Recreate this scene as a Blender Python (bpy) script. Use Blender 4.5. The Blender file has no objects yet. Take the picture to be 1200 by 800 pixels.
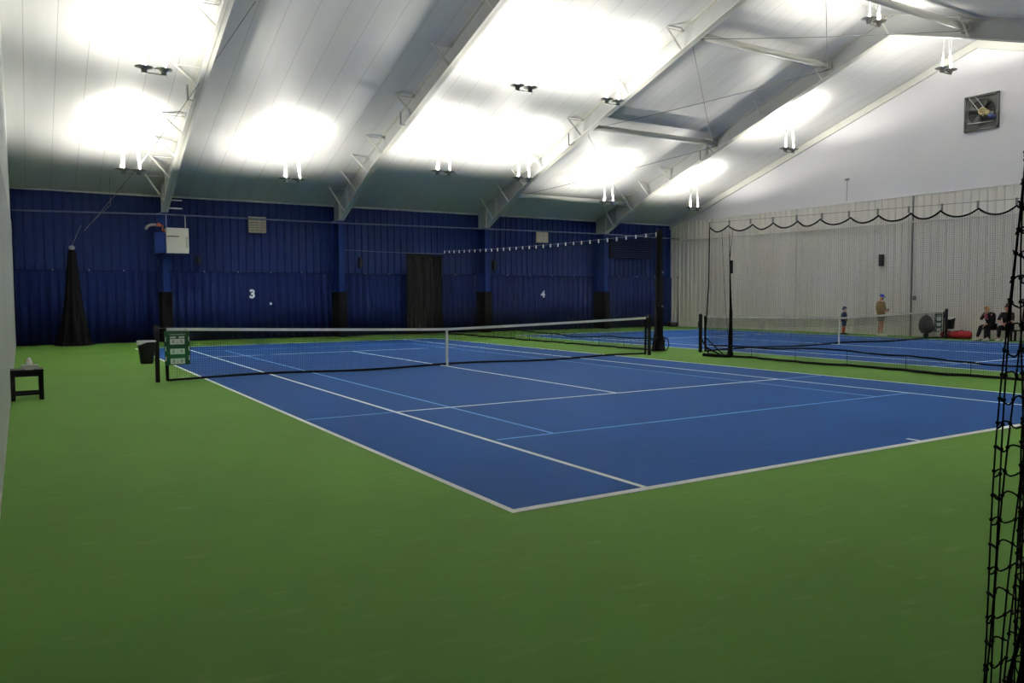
import bpy, bmesh, math, random
from mathutils import Vector, Matrix, noise
random.seed(7)
PI = math.pi
SC = bpy.context.scene
COL = SC.collection

# ------------------------------------------------------------------ camera, world, exposure
EXPOSURE = 0.32
LAMP_W = 112.0          # watts per lamp head
AMBIENT = 0.012

cam_d = bpy.data.cameras.new('camera')
cam = bpy.data.objects.new('camera', cam_d); COL.objects.link(cam)
cam_d.sensor_width = 36.0
cam_d.lens = 933.1 * 36.0 / 1200.0
cam_d.clip_start = 0.05; cam_d.clip_end = 200
_yaw, _pitch, _roll = 0.5521, -0.0561, -0.0045
F = Vector((math.sin(_yaw)*math.cos(_pitch), math.cos(_yaw)*math.cos(_pitch), math.sin(_pitch)))
R = Vector((math.cos(_yaw), -math.sin(_yaw), 0)); U = R.cross(F)
R2 = R*math.cos(_roll) + U*math.sin(_roll); U2 = U*math.cos(_roll) - R*math.sin(_roll)
mw = Matrix((R2, U2, -F)).transposed().to_4x4()
mw.translation = Vector((-8.645, -17.006, 1.656))
cam.matrix_world = mw
SC.camera = cam

w = bpy.data.worlds.new('world'); SC.world = w; w.use_nodes = True
bg = w.node_tree.nodes['Background']
bg.inputs[0].default_value = (0.8, 0.9, 1.0, 1); bg.inputs[1].default_value = AMBIENT
SC.view_settings.view_transform = 'Standard'; SC.view_settings.look = 'None'
SC.view_settings.exposure = EXPOSURE; SC.view_settings.gamma = 1
SC.view_settings.use_curve_mapping = False

# ------------------------------------------------------------------ materials
def lin(c):
    return tuple((x/255/12.92) if x/255 <= 0.04045 else ((x/255+0.055)/1.055)**2.4 for x in c)
def mat(name, rgb, rough=0.6, metal=0.0, spec=0.4, var=0.0, scale=3.0, stretch=None, bump=0.0, rgb2=None, emit=0.0):
    m = bpy.data.materials.new(name); m.use_nodes = True
    nt = m.node_tree; b = nt.nodes['Principled BSDF']
    c = lin(rgb)
    b.inputs['Base Color'].default_value = (*c, 1)
    b.inputs['Roughness'].default_value = rough; b.inputs['Metallic'].default_value = metal
    b.inputs['Specular IOR Level'].default_value = spec
    if var > 0 or rgb2 or bump > 0:
        tc = nt.nodes.new('ShaderNodeTexCoord'); mp = nt.nodes.new('ShaderNodeMapping')
        nz = nt.nodes.new('ShaderNodeTexNoise')
        nt.links.new(tc.outputs['Object'], mp.inputs[0]); nt.links.new(mp.outputs[0], nz.inputs['Vector'])
        if stretch: mp.inputs['Scale'].default_value = stretch
        nz.inputs['Scale'].default_value = scale; nz.inputs['Detail'].default_value = 5
        r = nt.nodes.new('ShaderNodeValToRGB')
        c2 = lin(rgb2) if rgb2 else tuple(min(1, x*(1+var)) for x in c)
        c1 = c if rgb2 else tuple(x*(1-var) for x in c)
        r.color_ramp.elements[0].position = 0.3; r.color_ramp.elements[1].position = 0.7
        r.color_ramp.elements[0].color = (*c1, 1); r.color_ramp.elements[1].color = (*c2, 1)
        nt.links.new(nz.outputs[0], r.inputs[0]); nt.links.new(r.outputs[0], b.inputs['Base Color'])
        if bump > 0:
            bp = nt.nodes.new('ShaderNodeBump'); bp.inputs['Strength'].default_value = bump
            nt.links.new(nz.outputs[0], bp.inputs['Height']); nt.links.new(bp.outputs[0], b.inputs['Normal'])
    if emit > 0:
        b.inputs['Emission Color'].default_value = (1, .98, .92, 1); b.inputs['Emission Strength'].default_value = emit
    return m

def court_mat(name, rgb, rgb_scuff, amt):
    m = bpy.data.materials.new(name); m.use_nodes = True
    nt = m.node_tree; N = nt.nodes.new; L = nt.links.new; b = nt.nodes['Principled BSDF']
    tc = N('ShaderNodeTexCoord')
    def nz(scale, det, st=None):
        n = N('ShaderNodeTexNoise'); n.inputs['Scale'].default_value = scale; n.inputs['Detail'].default_value = det
        if st:
            mp = N('ShaderNodeMapping'); mp.inputs['Scale'].default_value = st[0]; mp.inputs['Rotation'].default_value = (0, 0, st[1])
            L(tc.outputs['Object'], mp.inputs[0]); L(mp.outputs[0], n.inputs['Vector'])
        else: L(tc.outputs['Object'], n.inputs['Vector'])
        return n
    a = nz(0.55, 6); s = nz(3.2, 7, ((1, 3.2, 1), 0.5)); g = nz(60, 3)
    c = lin(rgb)
    r1 = N('ShaderNodeValToRGB'); r1.color_ramp.elements[0].position = .3; r1.color_ramp.elements[1].position = .72
    r1.color_ramp.elements[0].color = (*[x*.93 for x in c], 1); r1.color_ramp.elements[1].color = (*[x*1.08 for x in c], 1)
    L(a.outputs[0], r1.inputs[0])
    r2 = N('ShaderNodeValToRGB'); r2.color_ramp.elements[0].position = .60; r2.color_ramp.elements[1].position = .80
    r2.color_ramp.elements[0].color = (0, 0, 0, 1); r2.color_ramp.elements[1].color = (amt, amt, amt, 1)
    L(s.outputs[0], r2.inputs[0])
    mx = N('ShaderNodeMix'); mx.data_type = 'RGBA'
    L(r2.outputs[0], mx.inputs[0]); L(r1.outputs[0], mx.inputs[6]); mx.inputs[7].default_value = (*lin(rgb_scuff), 1)
    L(mx.outputs[2], b.inputs['Base Color'])
    b.inputs['Roughness'].default_value = .75; b.inputs['Specular IOR Level'].default_value = .08
    bp = N('ShaderNodeBump'); bp.inputs['Strength'].default_value = .15; bp.inputs['Distance'].default_value = .003
    L(g.outputs[0], bp.inputs['Height']); L(bp.outputs[0], b.inputs['Normal'])
    return m

def ceiling_mat():
    m = bpy.data.materials.new('ceiling_liner'); m.use_nodes = True
    nt = m.node_tree; N = nt.nodes.new; L = nt.links.new; b = nt.nodes['Principled BSDF']
    tc = N('ShaderNodeTexCoord'); sp = N('ShaderNodeSeparateXYZ'); L(tc.outputs['Object'], sp.inputs[0])
    def line(sock, pitch, width, shift):
        d = N('ShaderNodeMath'); d.operation = 'MULTIPLY_ADD'; d.inputs[1].default_value = 1/pitch; d.inputs[2].default_value = shift
        f = N('ShaderNodeMath'); f.operation = 'FRACT'; g = N('ShaderNodeMath'); g.operation = 'LESS_THAN'; g.inputs[1].default_value = width
        L(sock, d.inputs[0]); L(d.outputs[0], f.inputs[0]); L(f.outputs[0], g.inputs[0]); return g.outputs[0]
    a = line(sp.outputs[0], .76, .022, 100.02)
    nz = N('ShaderNodeTexNoise'); nz.inputs['Scale'].default_value = .8; nz.inputs['Detail'].default_value = 4
    mp = N('ShaderNodeMapping'); mp.inputs['Scale'].default_value = (3, .3, 1)
    L(tc.outputs['Object'], mp.inputs[0]); L(mp.outputs[0], nz.inputs['Vector'])
    r = N('ShaderNodeValToRGB'); c = lin((214, 214, 214))
    r.color_ramp.elements[0].position = .3; r.color_ramp.elements[1].position = .75
    r.color_ramp.elements[0].color = (*[x*.95 for x in c], 1); r.color_ramp.elements[1].color = (*[x*1.04 for x in c], 1)
    L(nz.outputs[0], r.inputs[0])
    mx = N('ShaderNodeMix'); mx.data_type = 'RGBA'; L(a, mx.inputs[0]); L(r.outputs[0], mx.inputs[6])
    mx.inputs[7].default_value = (*lin((176, 177, 176)), 1)
    L(mx.outputs[2], b.inputs['Base Color'])
    b.inputs['Roughness'].default_value = .5; b.inputs['Specular IOR Level'].default_value = .3
    bp = N('ShaderNodeBump'); bp.inputs['Strength'].default_value = .12; bp.inputs['Distance'].default_value = .05
    L(nz.outputs[0], bp.inputs['Height']); L(bp.outputs[0], b.inputs['Normal'])
    return m

M = dict(
 green=court_mat('green_court_paint', (82, 119, 50), (118, 138, 92), .45),
 blue=court_mat('blue_court_paint', (26, 68, 126), (70, 96, 142), .40),
 white_line=mat('white_line_paint', (246, 246, 244), .6, var=.05, scale=6),
 light_line=mat('light_blue_line_paint', (104, 162, 230), .6, var=.06, scale=6),
 ceiling=ceiling_mat(),
 steel_white=mat('white_painted_steel', (205, 205, 198), .45, var=.05, scale=1.5),
 steel_grey_and_shaded=mat('pale_grey_and_shaded_steel', (166, 168, 168), .5, var=.05, scale=1.5),
 blue_wall=mat('blue_metal_siding', (15, 31, 76), .6, spec=.12, var=.10, scale=.7, stretch=(1, 1, .2)),
 blue_column=mat('blue_painted_column', (10, 33, 86), .6, spec=.12, var=.06),
 backdrop=mat('navy_backdrop_vinyl', (12, 25, 64), .8, spec=.08, var=.10, scale=1.2, stretch=(1, 1, .2)),
 white_wall=mat('white_metal_siding', (208, 205, 198), .5, var=.04, scale=.7, stretch=(1, 1, .2)),
 gable=mat('white_gable_liner', (212, 211, 216), .6, var=.03, scale=.5),
 left_wall=mat('white_side_liner', (208, 212, 208), .6, var=.04, scale=.6),
 left_low=mat('grey_lower_side_wall', (178, 182, 180), .7, var=.06, scale=1.0, stretch=(1, 1, .3)),
 black=mat('black_painted_metal', (14, 14, 16), .6, spec=.2, var=.1),
 net=mat('black_netting_cord', (12, 12, 14), .85, spec=.2, var=.1, scale=20),
 rope=mat('black_hem_rope', (14, 14, 16), .9, spec=.1, var=.15, scale=20),
 pad=mat('black_column_padding', (8, 7, 8), .85, spec=.06, var=.12),
 drape=mat('black_curtain_cloth', (17, 17, 18), .9, spec=.06, var=.2, scale=2.0, stretch=(3, 3, .6)),
 tape=mat('white_net_tape', (225, 224, 214), .7, var=.05, scale=5),
 white=mat('white_plastic', (222, 222, 218), .5, var=.03),
 offwhite=mat('offwhite_enamel', (206, 204, 194), .45, var=.03),
 score_green=mat('green_score_plastic', (8, 68, 36), .45, var=.06),
 dark_digit=mat('grey_digit_ink', (90, 92, 98), .6, var=.05),
 lamp_metal=mat('grey_lamp_metal', (150, 150, 142), .45, metal=.3, var=.08),
 bulb=mat('lit_lamp_glass', (255, 250, 235), .3, var=.01, emit=30.0),
 wire=mat('grey_steel_wire', (118, 120, 122), .5, metal=.3, var=.05),
 pipe=mat('grey_blue_pipe', (82, 92, 112), .5, var=.05),
 louver=mat('beige_vent_louver', (168, 158, 136), .55, var=.12),
 dark=mat('dark_recess_metal', (28, 28, 28), .6, var=.2),
 fan_metal=mat('dark_galvanised_metal', (72, 74, 72), .5, metal=.3, var=.25, scale=6),
 brass=mat('worn_brass_pulley', (150, 140, 104), .5, metal=.4, var=.15),
 motor=mat('navy_motor_enamel', (38, 52, 96), .45, var=.1),
 red=mat('red_bag_fabric', (158, 22, 34), .7, var=.12, scale=8),
 dark_red=mat('dark_red_bag_fabric', (116, 26, 36), .75, var=.15, scale=8),
 greybag=mat('charcoal_bag_fabric', (46, 44, 50), .8, var=.15, scale=6),
 skin=mat('skin', (196, 142, 116), .55, var=.05, scale=8),
 hair_blond=mat('blond_hair', (156, 122, 82), .7, var=.2, scale=30, stretch=(1, 1, .2)),
 hair_dark=mat('dark_hair', (44, 32, 28), .6, var=.2, scale=30, stretch=(1, 1, .2)),
 olive=mat('olive_brown_jacket_cloth', (134, 112, 72), .85, var=.10, scale=6),
 khaki=mat('khaki_shorts_cloth', (142, 138, 118), .85, var=.08, scale=6),
 capblue=mat('bright_blue_cap_cloth', (34, 62, 176), .8, var=.06),
 navy=mat('navy_jacket_cloth', (24, 32, 66), .85, var=.10, scale=6),
 midblue=mat('blue_shorts_cloth', (38, 66, 104), .85, var=.08),
 orange=mat('orange_red_boot', (196, 74, 48), .6, var=.08),
 blackcloth=mat('black_clothing', (14, 12, 17), .9, spec=.1, var=.12, scale=6),
 pink=mat('pink_print', (176, 62, 84), .7, var=.1),
 shoe=mat('white_shoe', (214, 212, 206), .6, var=.05),
 wood=mat('dark_bench_wood', (52, 34, 32), .6, var=.2, stretch=(1, 6, 1)),
 jean=mat('dark_navy_trousers', (14, 15, 24), .9, spec=.1, var=.1),
 seam=mat('grey_wall_trim', (120, 120, 118), .5, var=.06),
 copper=mat('orange_red_gas_hose', (168, 84, 62), .5, var=.1),
)

# ------------------------------------------------------------------ mesh helpers
class MB:
    def __init__(s): s.v = []; s.f = []; s.mi = []; s.sm = []
    def add(s, vs, fs, mi=0, smooth=False):
        n = len(s.v); s.v += [tuple(v) for v in vs]
        for f in fs: s.f.append(tuple(i+n for i in f)); s.mi.append(mi); s.sm.append(smooth)
        return s
    def box(s, x0, y0, z0, x1, y1, z1, mi=0):
        x0, x1 = min(x0, x1), max(x0, x1); y0, y1 = min(y0, y1), max(y0, y1); z0, z1 = min(z0, z1), max(z0, z1)
        vs = [(x0,y0,z0),(x1,y0,z0),(x1,y1,z0),(x0,y1,z0),(x0,y0,z1),(x1,y0,z1),(x1,y1,z1),(x0,y1,z1)]
        return s.add(vs, [(0,3,2,1),(4,5,6,7),(0,1,5,4),(1,2,6,5),(2,3,7,6),(3,0,4,7)], mi)
    def bevbox(s, x0, y0, z0, x1, y1, z1, b=.01, mi=0):
        bm = bmesh.new(); bmesh.ops.create_cube(bm, size=1)
        for v in bm.verts:
            v.co = Vector(((x0+x1)/2 + v.co.x*abs(x1-x0), (y0+y1)/2 + v.co.y*abs(y1-y0), (z0+z1)/2 + v.co.z*abs(z1-z0)))
        bmesh.ops.bevel(bm, geom=list(bm.edges), offset=b, segments=2, affect='EDGES', profile=.5)
        s.bm(bm, mi); return s
    def bm(s, bm, mi=0, smooth=False):
        bm.verts.ensure_lookup_table(); bm.verts.index_update()
        s.add([v.co[:] for v in bm.verts], [tuple(v.index for v in f.verts) for f in bm.faces], mi, smooth); bm.free()
    def tube(s, pts, r, n=6, mi=0, cap=True, smooth=True):
        pts = [Vector(p) for p in pts]; k = len(pts)
        rr = r if isinstance(r, (list, tuple)) else [r]*k
        vs = []; up = None
        for i, p in enumerate(pts):
            t = (pts[min(i+1, k-1)] - pts[max(i-1, 0)]).normalized()
            if up is None:
                up = Vector((0, 0, 1)) if abs(t.z) < .9 else Vector((1, 0, 0))
            a = (up - t*up.dot(t)).normalized(); up = a; b = t.cross(a)
            for j in range(n):
                an = 2*PI*j/n; vs.append(p + (a*math.cos(an) + b*math.sin(an))*rr[i])
        fs = []
        for i in range(k-1):
            for j in range(n):
                fs.append((i*n+j, i*n+(j+1) % n, (i+1)*n+(j+1) % n, (i+1)*n+j))
        if cap: fs += [tuple(range(n-1, -1, -1)), tuple((k-1)*n+j for j in range(n))]
        return s.add(vs, fs, mi, smooth)
    def lathe(s, prof, c=(0,0,0), n=20, mi=0, axis='z', smooth=True):
        vs = []; fs = []; c = Vector(c)
        for (r, h) in prof:
            for j in range(n):
                a = 2*PI*j/n; x, y = r*math.cos(a), r*math.sin(a)
                vs.append(c + (Vector((x, y, h)) if axis == 'z' else Vector((h, x, y)) if axis == 'x' else Vector((x, h, y))))
        for i in range(len(prof)-1):
            for j in range(n):
                fs.append((i*n+j, i*n+(j+1) % n, (i+1)*n+(j+1) % n, (i+1)*n+j))
        return s.add(vs, fs, mi, smooth)
    def prism(s, poly, axis, a, b, mi=0):
        # poly in the two other axes, extruded along axis from a to b
        def P(u, v, w):
            return (w, u, v) if axis == 'x' else (u, w, v) if axis == 'y' else (u, v, w)
        n = len(poly); vs = [P(u, v, a) for u, v in poly] + [P(u, v, b) for u, v in poly]
        fs = [(i, (i+1) % n, n+(i+1) % n, n+i) for i in range(n)] + [tuple(range(n-1, -1, -1)), tuple(range(n, 2*n))]
        return s.add(vs, fs, mi)
    def build(s, name, mats, parent=None, sub=0):
        me = bpy.data.meshes.new(name)
        me.from_pydata(s.v, [], s.f)
        if not isinstance(mats, (list, tuple)): mats = [mats]
        for m in mats: me.materials.append(m)
        me.polygons.foreach_set('material_index', s.mi); me.polygons.foreach_set('use_smooth', s.sm)
        bm = bmesh.new(); bm.from_mesh(me)
        if len(s.v) < 60000: bmesh.ops.recalc_face_normals(bm, faces=bm.faces)
        bm.to_mesh(me); bm.free(); me.update()
        o = bpy.data.objects.new(name, me); COL.objects.link(o)
        if parent: o.parent = parent
        if sub:
            md = o.modifiers.new('Subdivision', 'SUBSURF'); md.levels = sub; md.render_levels = sub
        return o

def tag(o, label=None, cat=None, group=None, kind=None):
    if label: o['label'] = label
    if cat: o['category'] = cat
    if group: o['group'] = group
    if kind: o['kind'] = kind
    return o
def thing(name, label, cat, loc=(0,0,0), rz=0, group=None):
    o = bpy.data.objects.new(name, None); COL.objects.link(o); o.empty_display_size = .1
    o.location = loc; o.rotation_euler = (0, 0, rz)
    return tag(o, label, cat, group)
def copy_thing(root, label, loc=None, rz=None):
    r = root.copy(); COL.objects.link(r); r['label'] = label
    if loc is not None: r.location = loc
    if rz is not None: r.rotation_euler.z = rz
    for ch in list(root.children):
        c = ch.copy(); COL.objects.link(c); c.parent = r
        for g in ch.children:
            d = g.copy(); COL.objects.link(d); d.parent = c
            if d.type == 'LIGHT': pass
    return r

# ------------------------------------------------------------------ building dimensions
XL, XR = -8.85, 22.0        # side walls
YF, YB = 16.0, -19.6        # blue wall, wall behind the camera
YR = -0.4; Z0 = 5.6; SL = .337
def roof(y): return Z0 + (YF - y)*SL if y >= YR else Z0 + (YF - YR)*SL - (YR - y)*SL
ZRIDGE = roof(YR)

# floor: green surround, two blue courts and their painted lines (one painted surface)
fl = MB()
fl.box(XL-.3, YB-.3, -.2, XR+.3, YF+.3, 0, 0)
def rect(x0, y0, x1, y1, z, mi): fl.add([(x0,y0,z),(x1,y0,z),(x1,y1,z),(x0,y1,z)], [(0,1,2,3)], mi)
C2 = 14.74
for cx in (0, C2):
    rect(cx-5.485, -11.885, cx+5.485, 11.885, .0015, 1)
    zl = .0035; hw = .031
    for sx in (-1, 1):
        rect(cx+sx*5.46-hw, -11.885, cx+sx*5.46+hw, 11.885, zl, 2)
        rect(cx+sx*4.09-hw, -11.885, cx+sx*4.09+hw, 11.885, zl, 2)
    for sy in (-1, 1):
        rect(cx-5.485, sy*11.84-.045, cx+5.485, sy*11.84+.045, .0042, 2)
        rect(cx-4.115, sy*6.40-hw, cx+4.115, sy*6.40+hw, .0039, 2)
        a, b = sorted((sy*11.79, sy*11.64)); rect(cx-.03, a, cx+.03, b, zl, 2)
        # light blue junior court
        rect(cx-4.0, sy*9.12-.022, cx+4.05, sy*9.12+.022, .0025, 3)
        for sx in (-1, 1):
            a, b = sorted((cx+sx*4.13, cx+sx*5.4)); rect(a, sy*6.40-.022, b, sy*6.40+.022, .0025, 3)
    rect(cx-hw, -6.4, cx+hw, 6.4, zl, 2)
    for sx in (-1, 1): rect(cx+sx*3.2-.022, -9.12, cx+sx*3.2+.022, 9.12, .0025, 3)
tag(fl.build('floor', [M['green'], M['blue'], M['white_line'], M['light_line']]), kind='structure')

# ceiling: two slopes of white liner
cl = MB()
for a, b in ((YF+.4, YR), (YR, YB-.4)):
    za = roof(a) if a <= YF else Z0-(a-YF)*SL
    cl.prism([(a, za), (b, roof(b)), (b, roof(b)+.12), (a, za+.12)], 'x', XL-.4, XR+.4)
tag(cl.build('ceiling', M['ceiling']), kind='structure')

def ribbed(axis, c, sgn, a0, a1, ztop, pitch=.305, depth=.035, backing=.12):
    # ribbed sheet: runs along the other axis from a0 to a1 at coordinate c; ribs stick out toward sgn
    prof = [(a0, c+sgn*0)]
    a = a0 + .05
    while a + .12 < a1:
        prof += [(a, c), (a+.025, c+sgn*depth), (a+.075, c+sgn*depth), (a+.10, c)]
        a += pitch
    prof += [(a1, c)]
    back = [(a1, c-sgn*backing), (a0, c-sgn*backing)]
    mb = MB(); poly = prof+back; n = len(poly)
    P = (lambda t, q, z: (t, q, z)) if axis == 'x' else (lambda t, q, z: (q, t, z))
    vs = [P(t, q, 0) for t, q in poly] + [P(t, q, (ztop(t) if callable(ztop) else ztop)) for t, q in poly]
    fs = [(i, (i+1) % n, n+(i+1) % n, n+i) for i in range(n)]
    mb.add(vs, fs)
    return mb
tag(ribbed('x', YF, -1, XL, XR, 5.52).build('wall_far', M['blue_wall']), kind='structure')
tag(ribbed('x', YB, 1, XL, XR, 4.5).build('wall_rear', M['blue_wall']), kind='structure')
tag(ribbed('y', XR, -1, YB, YF, 5.62).build('wall_right', M['white_wall']), kind='structure')
g = MB()   # smooth gable liner above the siding
g.prism([(YB, 4.3), (YF, 5.6), (YR, ZRIDGE+.05)], 'x', XR+.05, XR+.15)
g.prism([(YF, 5.62), (YB, 5.62), (YB, 5.66), (YF, 5.66)], 'x', XR-.03, XR+.06)
tag(g.build('wall_gable', M['gable']), kind='structure')
lw = MB()
lw.prism([(YB, 0), (YF, 0), (YF, roof(YF)), (YR, ZRIDGE), (YB, roof(YB))], 'x', XL-.15, XL)
tag(lw.build('wall_left', M['left_wall']), kind='structure')
# eave strip over the blue wall, corner trims and posts of the white wall, base of walls
mb = MB(); x = XL
while x < XR:
    x2 = min(x+.9, XR); mb.prism([(YF-.06, 5.50+random.uniform(-.012, .012)), (YF+.02, 5.50), (YF+.02, 5.57), (YF-.06, 5.555+random.uniform(-.01, .01))], 'x', x, x2); x = x2
tag(mb.build('trim_1', M['steel_white']), kind='structure')
gb = MB()   # gable rafter band under the ceiling
gb.prism([(YF, Z0-.30), (YR, ZRIDGE-.30), (YB, roof(YB)-.30), (YB, roof(YB)-.02), (YR, ZRIDGE-.02), (YF, Z0-.02)], 'x', XR-.07, XR+.04)
tag(gb.build('trim_2', M['steel_white']), kind='structure')
for i, y in enumerate((13.05, 7.62, 1.95, -3.7, -9.3)):
    t = MB(); t.box(XR-.075, y-(.02 if i == 2 else .035), 0, XR, y+(.02 if i == 2 else .035), 5.62)
    tag(t.build('trim_%d' % (i+3), M['seam'] if i == 2 else M['white_wall']), kind='structure')
# left wall: lower part in a darker grey, top edge sloping
t = MB(); y = YB
pts = []
t.prism([(YB, 0.02), (YF-.02, 0.02), (YF-.02, 4.35), (YB, 3.0)], 'x', XL, XL+.02)
tag(t.build('trim_8', M['left_low']), kind='structure')

# ------------------------------------------------------------------ roof steel
RX = [-3.98, 2.82, 9.83, 16.80]
ORD = ['nearest the left wall', 'second from the left wall', 'third from the left wall', 'farthest right, bent at the ridge']
def pyb(y):   # bottom of the rafter at y
    if y > 11.5:
        t = (y-11.5)/(15.1-11.5); return (roof(11.5)-.62)*(1-t) + 4.86*t
    return roof(y) - .62 - .06*max(0, 1-abs(y-YR)/6)
for i, x in enumerate(RX):
    r = thing('roof_rafter', 'white steel roof rafter, ' + ORD[i], 'rafter', (x, 0, 0), group='white roof rafters')
    ys = [15.95, 15.1, 13.3, 11.5, 9, 6, 3, YR, -3, -6, -9, -12, -15, -19.4]
    bot = [(15.95, 4.86)] + [(y, pyb(y)) for y in ys[1:]]
    top = [(y, roof(y)-.015) for y in reversed(ys)]
    w_ = MB(); w_.prism(bot+top, 'x', -.012, .012)
    for y in (15.1, 14.2):   # web stiffeners at the knee
        w_.box(-.11, y-.01, pyb(y), .11, y+.01, roof(y)-.03)
    w_.build('web', M['steel_grey_and_shaded'], r)  # white-painted web in a darker grey: its shade is put into the colour
    for nm, zf in (('bottom_flange', pyb), ('top_flange', lambda y: roof(y)-.03)):
        f_ = MB()
        yy = ys[1:] if nm == 'bottom_flange' else ys
        for a, b in zip(yy[:-1], yy[1:]):
            f_.prism([(a, zf(a)), (b, zf(b)), (b, zf(b)+.02), (a, zf(a)+.02)], 'x', -.12, .12)
        if nm == 'bottom_flange': f_.box(-.12, 15.1, 4.85, .12, 15.95, 4.87)
        f_.build(nm, M['steel_white'], r)
    for y in (14.45, 13.05, 11.8, 10.4, 7.75, 5.0, 2.35, -.3, -3.0, -5.6):
        br = MB(); zb = pyb(y)+.02; zt = roof(y)-.02
        L_ = .62
        br.tube([(-.10, y, zb), (-.10-L_, y, zt)], .034, 4, smooth=False)
        br.box(-.10-L_, y-.012, zt-.05, -.0, y+.012, zt-.025)
        br.build('flange_brace', M['steel_white'], r)
    if i == 0:
        for z in (4.98, 5.28):
            b_ = MB(); b_.box(.05, 15.06, z, .60, 15.10, z+.05); b_.build('side_bracket', M['steel_white'], r)
    # small hanger bracket beside the rafter
    h = MB(); yb_ = 8.35; zb = pyb(yb_)
    h.box(-.30, yb_-.04, zb-.04, -.24, yb_+.04, zb+.38); h.box(-.30, yb_-.05, zb-.06, -.10, yb_+.05, zb-.035)
    tag(h.build('hanger_bracket', M['steel_grey_and_shaded'], r))
    # column under it
    c = thing('steel_column', 'blue wall column with black foot padding, under the rafter ' + ORD[i].split(',')[0], 'column', (x, 0, 0), group='blue wall columns')
    cm = MB(); cm.box(-.012, 15.14, 0, .012, 15.93, 4.84)
    cm.box(-.12, 15.12, 0, .12, 15.14, 4.84); cm.box(-.12, 15.92, 0, .12, 15.94, 4.84)
    cm.box(-.14, 15.10, 4.82, .14, 15.95, 4.845)
    cm.build('steel_profile', M['blue_column'], c)
    p = MB(); p.bevbox(-.19, 15.03, 0.02, .19, 15.9, 1.9, .03); p.build('wall_pad', M['pad'], c)

# struts and rod bracing between the two right-hand rafters
WHERE = ['low near the eave', 'midway up the slope', 'upper one near the ridge', 'at the ridge corner of the frame']
for i, y in enumerate((13.5, 7.7, 2.1, -2.9)):
    s = thing('roof_strut', 'white tubular cross strut between two roof rafters, ' + WHERE[i], 'strut', (0, y, roof(y)-.26 if y > -1 else roof(y)-.32), group='cross struts')
    t = MB(); t.tube([(RX[2]+.13, 0, 0), (RX[3]-.13, 0, 0)], .11, 12); t.build('tube', M['steel_white'], s)
    for xx in (RX[2]+.10, RX[3]-.10):
        t = MB(); t.box(xx-.08, -.13, -.15, xx+.08, .13, .15); t.build('end_plate', M['steel_grey_and_shaded'], s)
for (ya, yb) in ((13.5, 7.7), (7.7, 2.1), (2.1, -2.9)):
    for (a, b) in ((ya, yb), (yb, ya)):
        t = MB(); p0 = Vector((RX[2]+.1, a, roof(a)-.42)); p1 = Vector((RX[3]-.1, b, roof(b)-.42))
        n = 10; t.tube([p0.lerp(p1, k/n) - Vector((0, 0, .06*math.sin(PI*k/n))) for k in range(n+1)], .011, 6)
        side = 'rising to the right' if a > b else 'rising to the left'
        tag(t.build('brace_rod', M['wire']), 'thin diagonal brace rod, %s, %s' % (side, {13.5: 'in the lowest bay', 7.7: 'in the middle bay', 2.1: 'in the bay at the ridge'}[max(a, b)]), 'rod')

# ------------------------------------------------------------------ hanging lamps
def lamp_light(parent, x):
    ld = bpy.data.lights.get('lamp_spot')
    if ld is None:
        ld = bpy.data.lights.new('lamp_spot', 'SPOT'); ld.energy = LAMP_W; ld.spot_size = math.radians(172); ld.spot_blend = .25
        ld.shadow_soft_size = .07; ld.color = (1.0, .965, .86)
        # beam shape: strong upward core added to brighten the floor, plus wide sideways tail
        ld.use_nodes = True; nt = ld.node_tree; em = nt.nodes['Emission']
        ge = nt.nodes.new('ShaderNodeNewGeometry'); sx = nt.nodes.new('ShaderNodeSeparateXYZ'); ab = nt.nodes.new('ShaderNodeMath'); ab.operation = 'ABSOLUTE'
        mx = nt.nodes.new('ShaderNodeMath'); mx.operation = 'MAXIMUM'; mx.inputs[1].default_value = .42
        def pwr(e, k):
            pw = nt.nodes.new('ShaderNodeMath'); pw.operation = 'POWER'; pw.inputs[1].default_value = e
            ml = nt.nodes.new('ShaderNodeMath'); ml.operation = 'MULTIPLY'; ml.inputs[1].default_value = k
            nt.links.new(mx.outputs[0], pw.inputs[0]); nt.links.new(pw.outputs[0], ml.inputs[0]); return ml.outputs[0]
        ad = nt.nodes.new('ShaderNodeMath'); ad.operation = 'ADD'
        nt.links.new(pwr(20, 142.0), ad.inputs[0]); nt.links.new(pwr(-1.1, .92), ad.inputs[1])
        nt.links.new(ge.outputs['Incoming'], sx.inputs[0]); nt.links.new(sx.outputs[2], ab.inputs[0]); nt.links.new(ab.outputs[0], mx.inputs[0])
        nt.links.new(ad.outputs[0], em.inputs['Strength'])
    o = bpy.data.objects.new('lamp_spot', ld); COL.objects.link(o); o.parent = parent
    o.location = (x, 0, .07); o.rotation_euler = (PI, 0, 0); return o
DROP = 1.55
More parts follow.
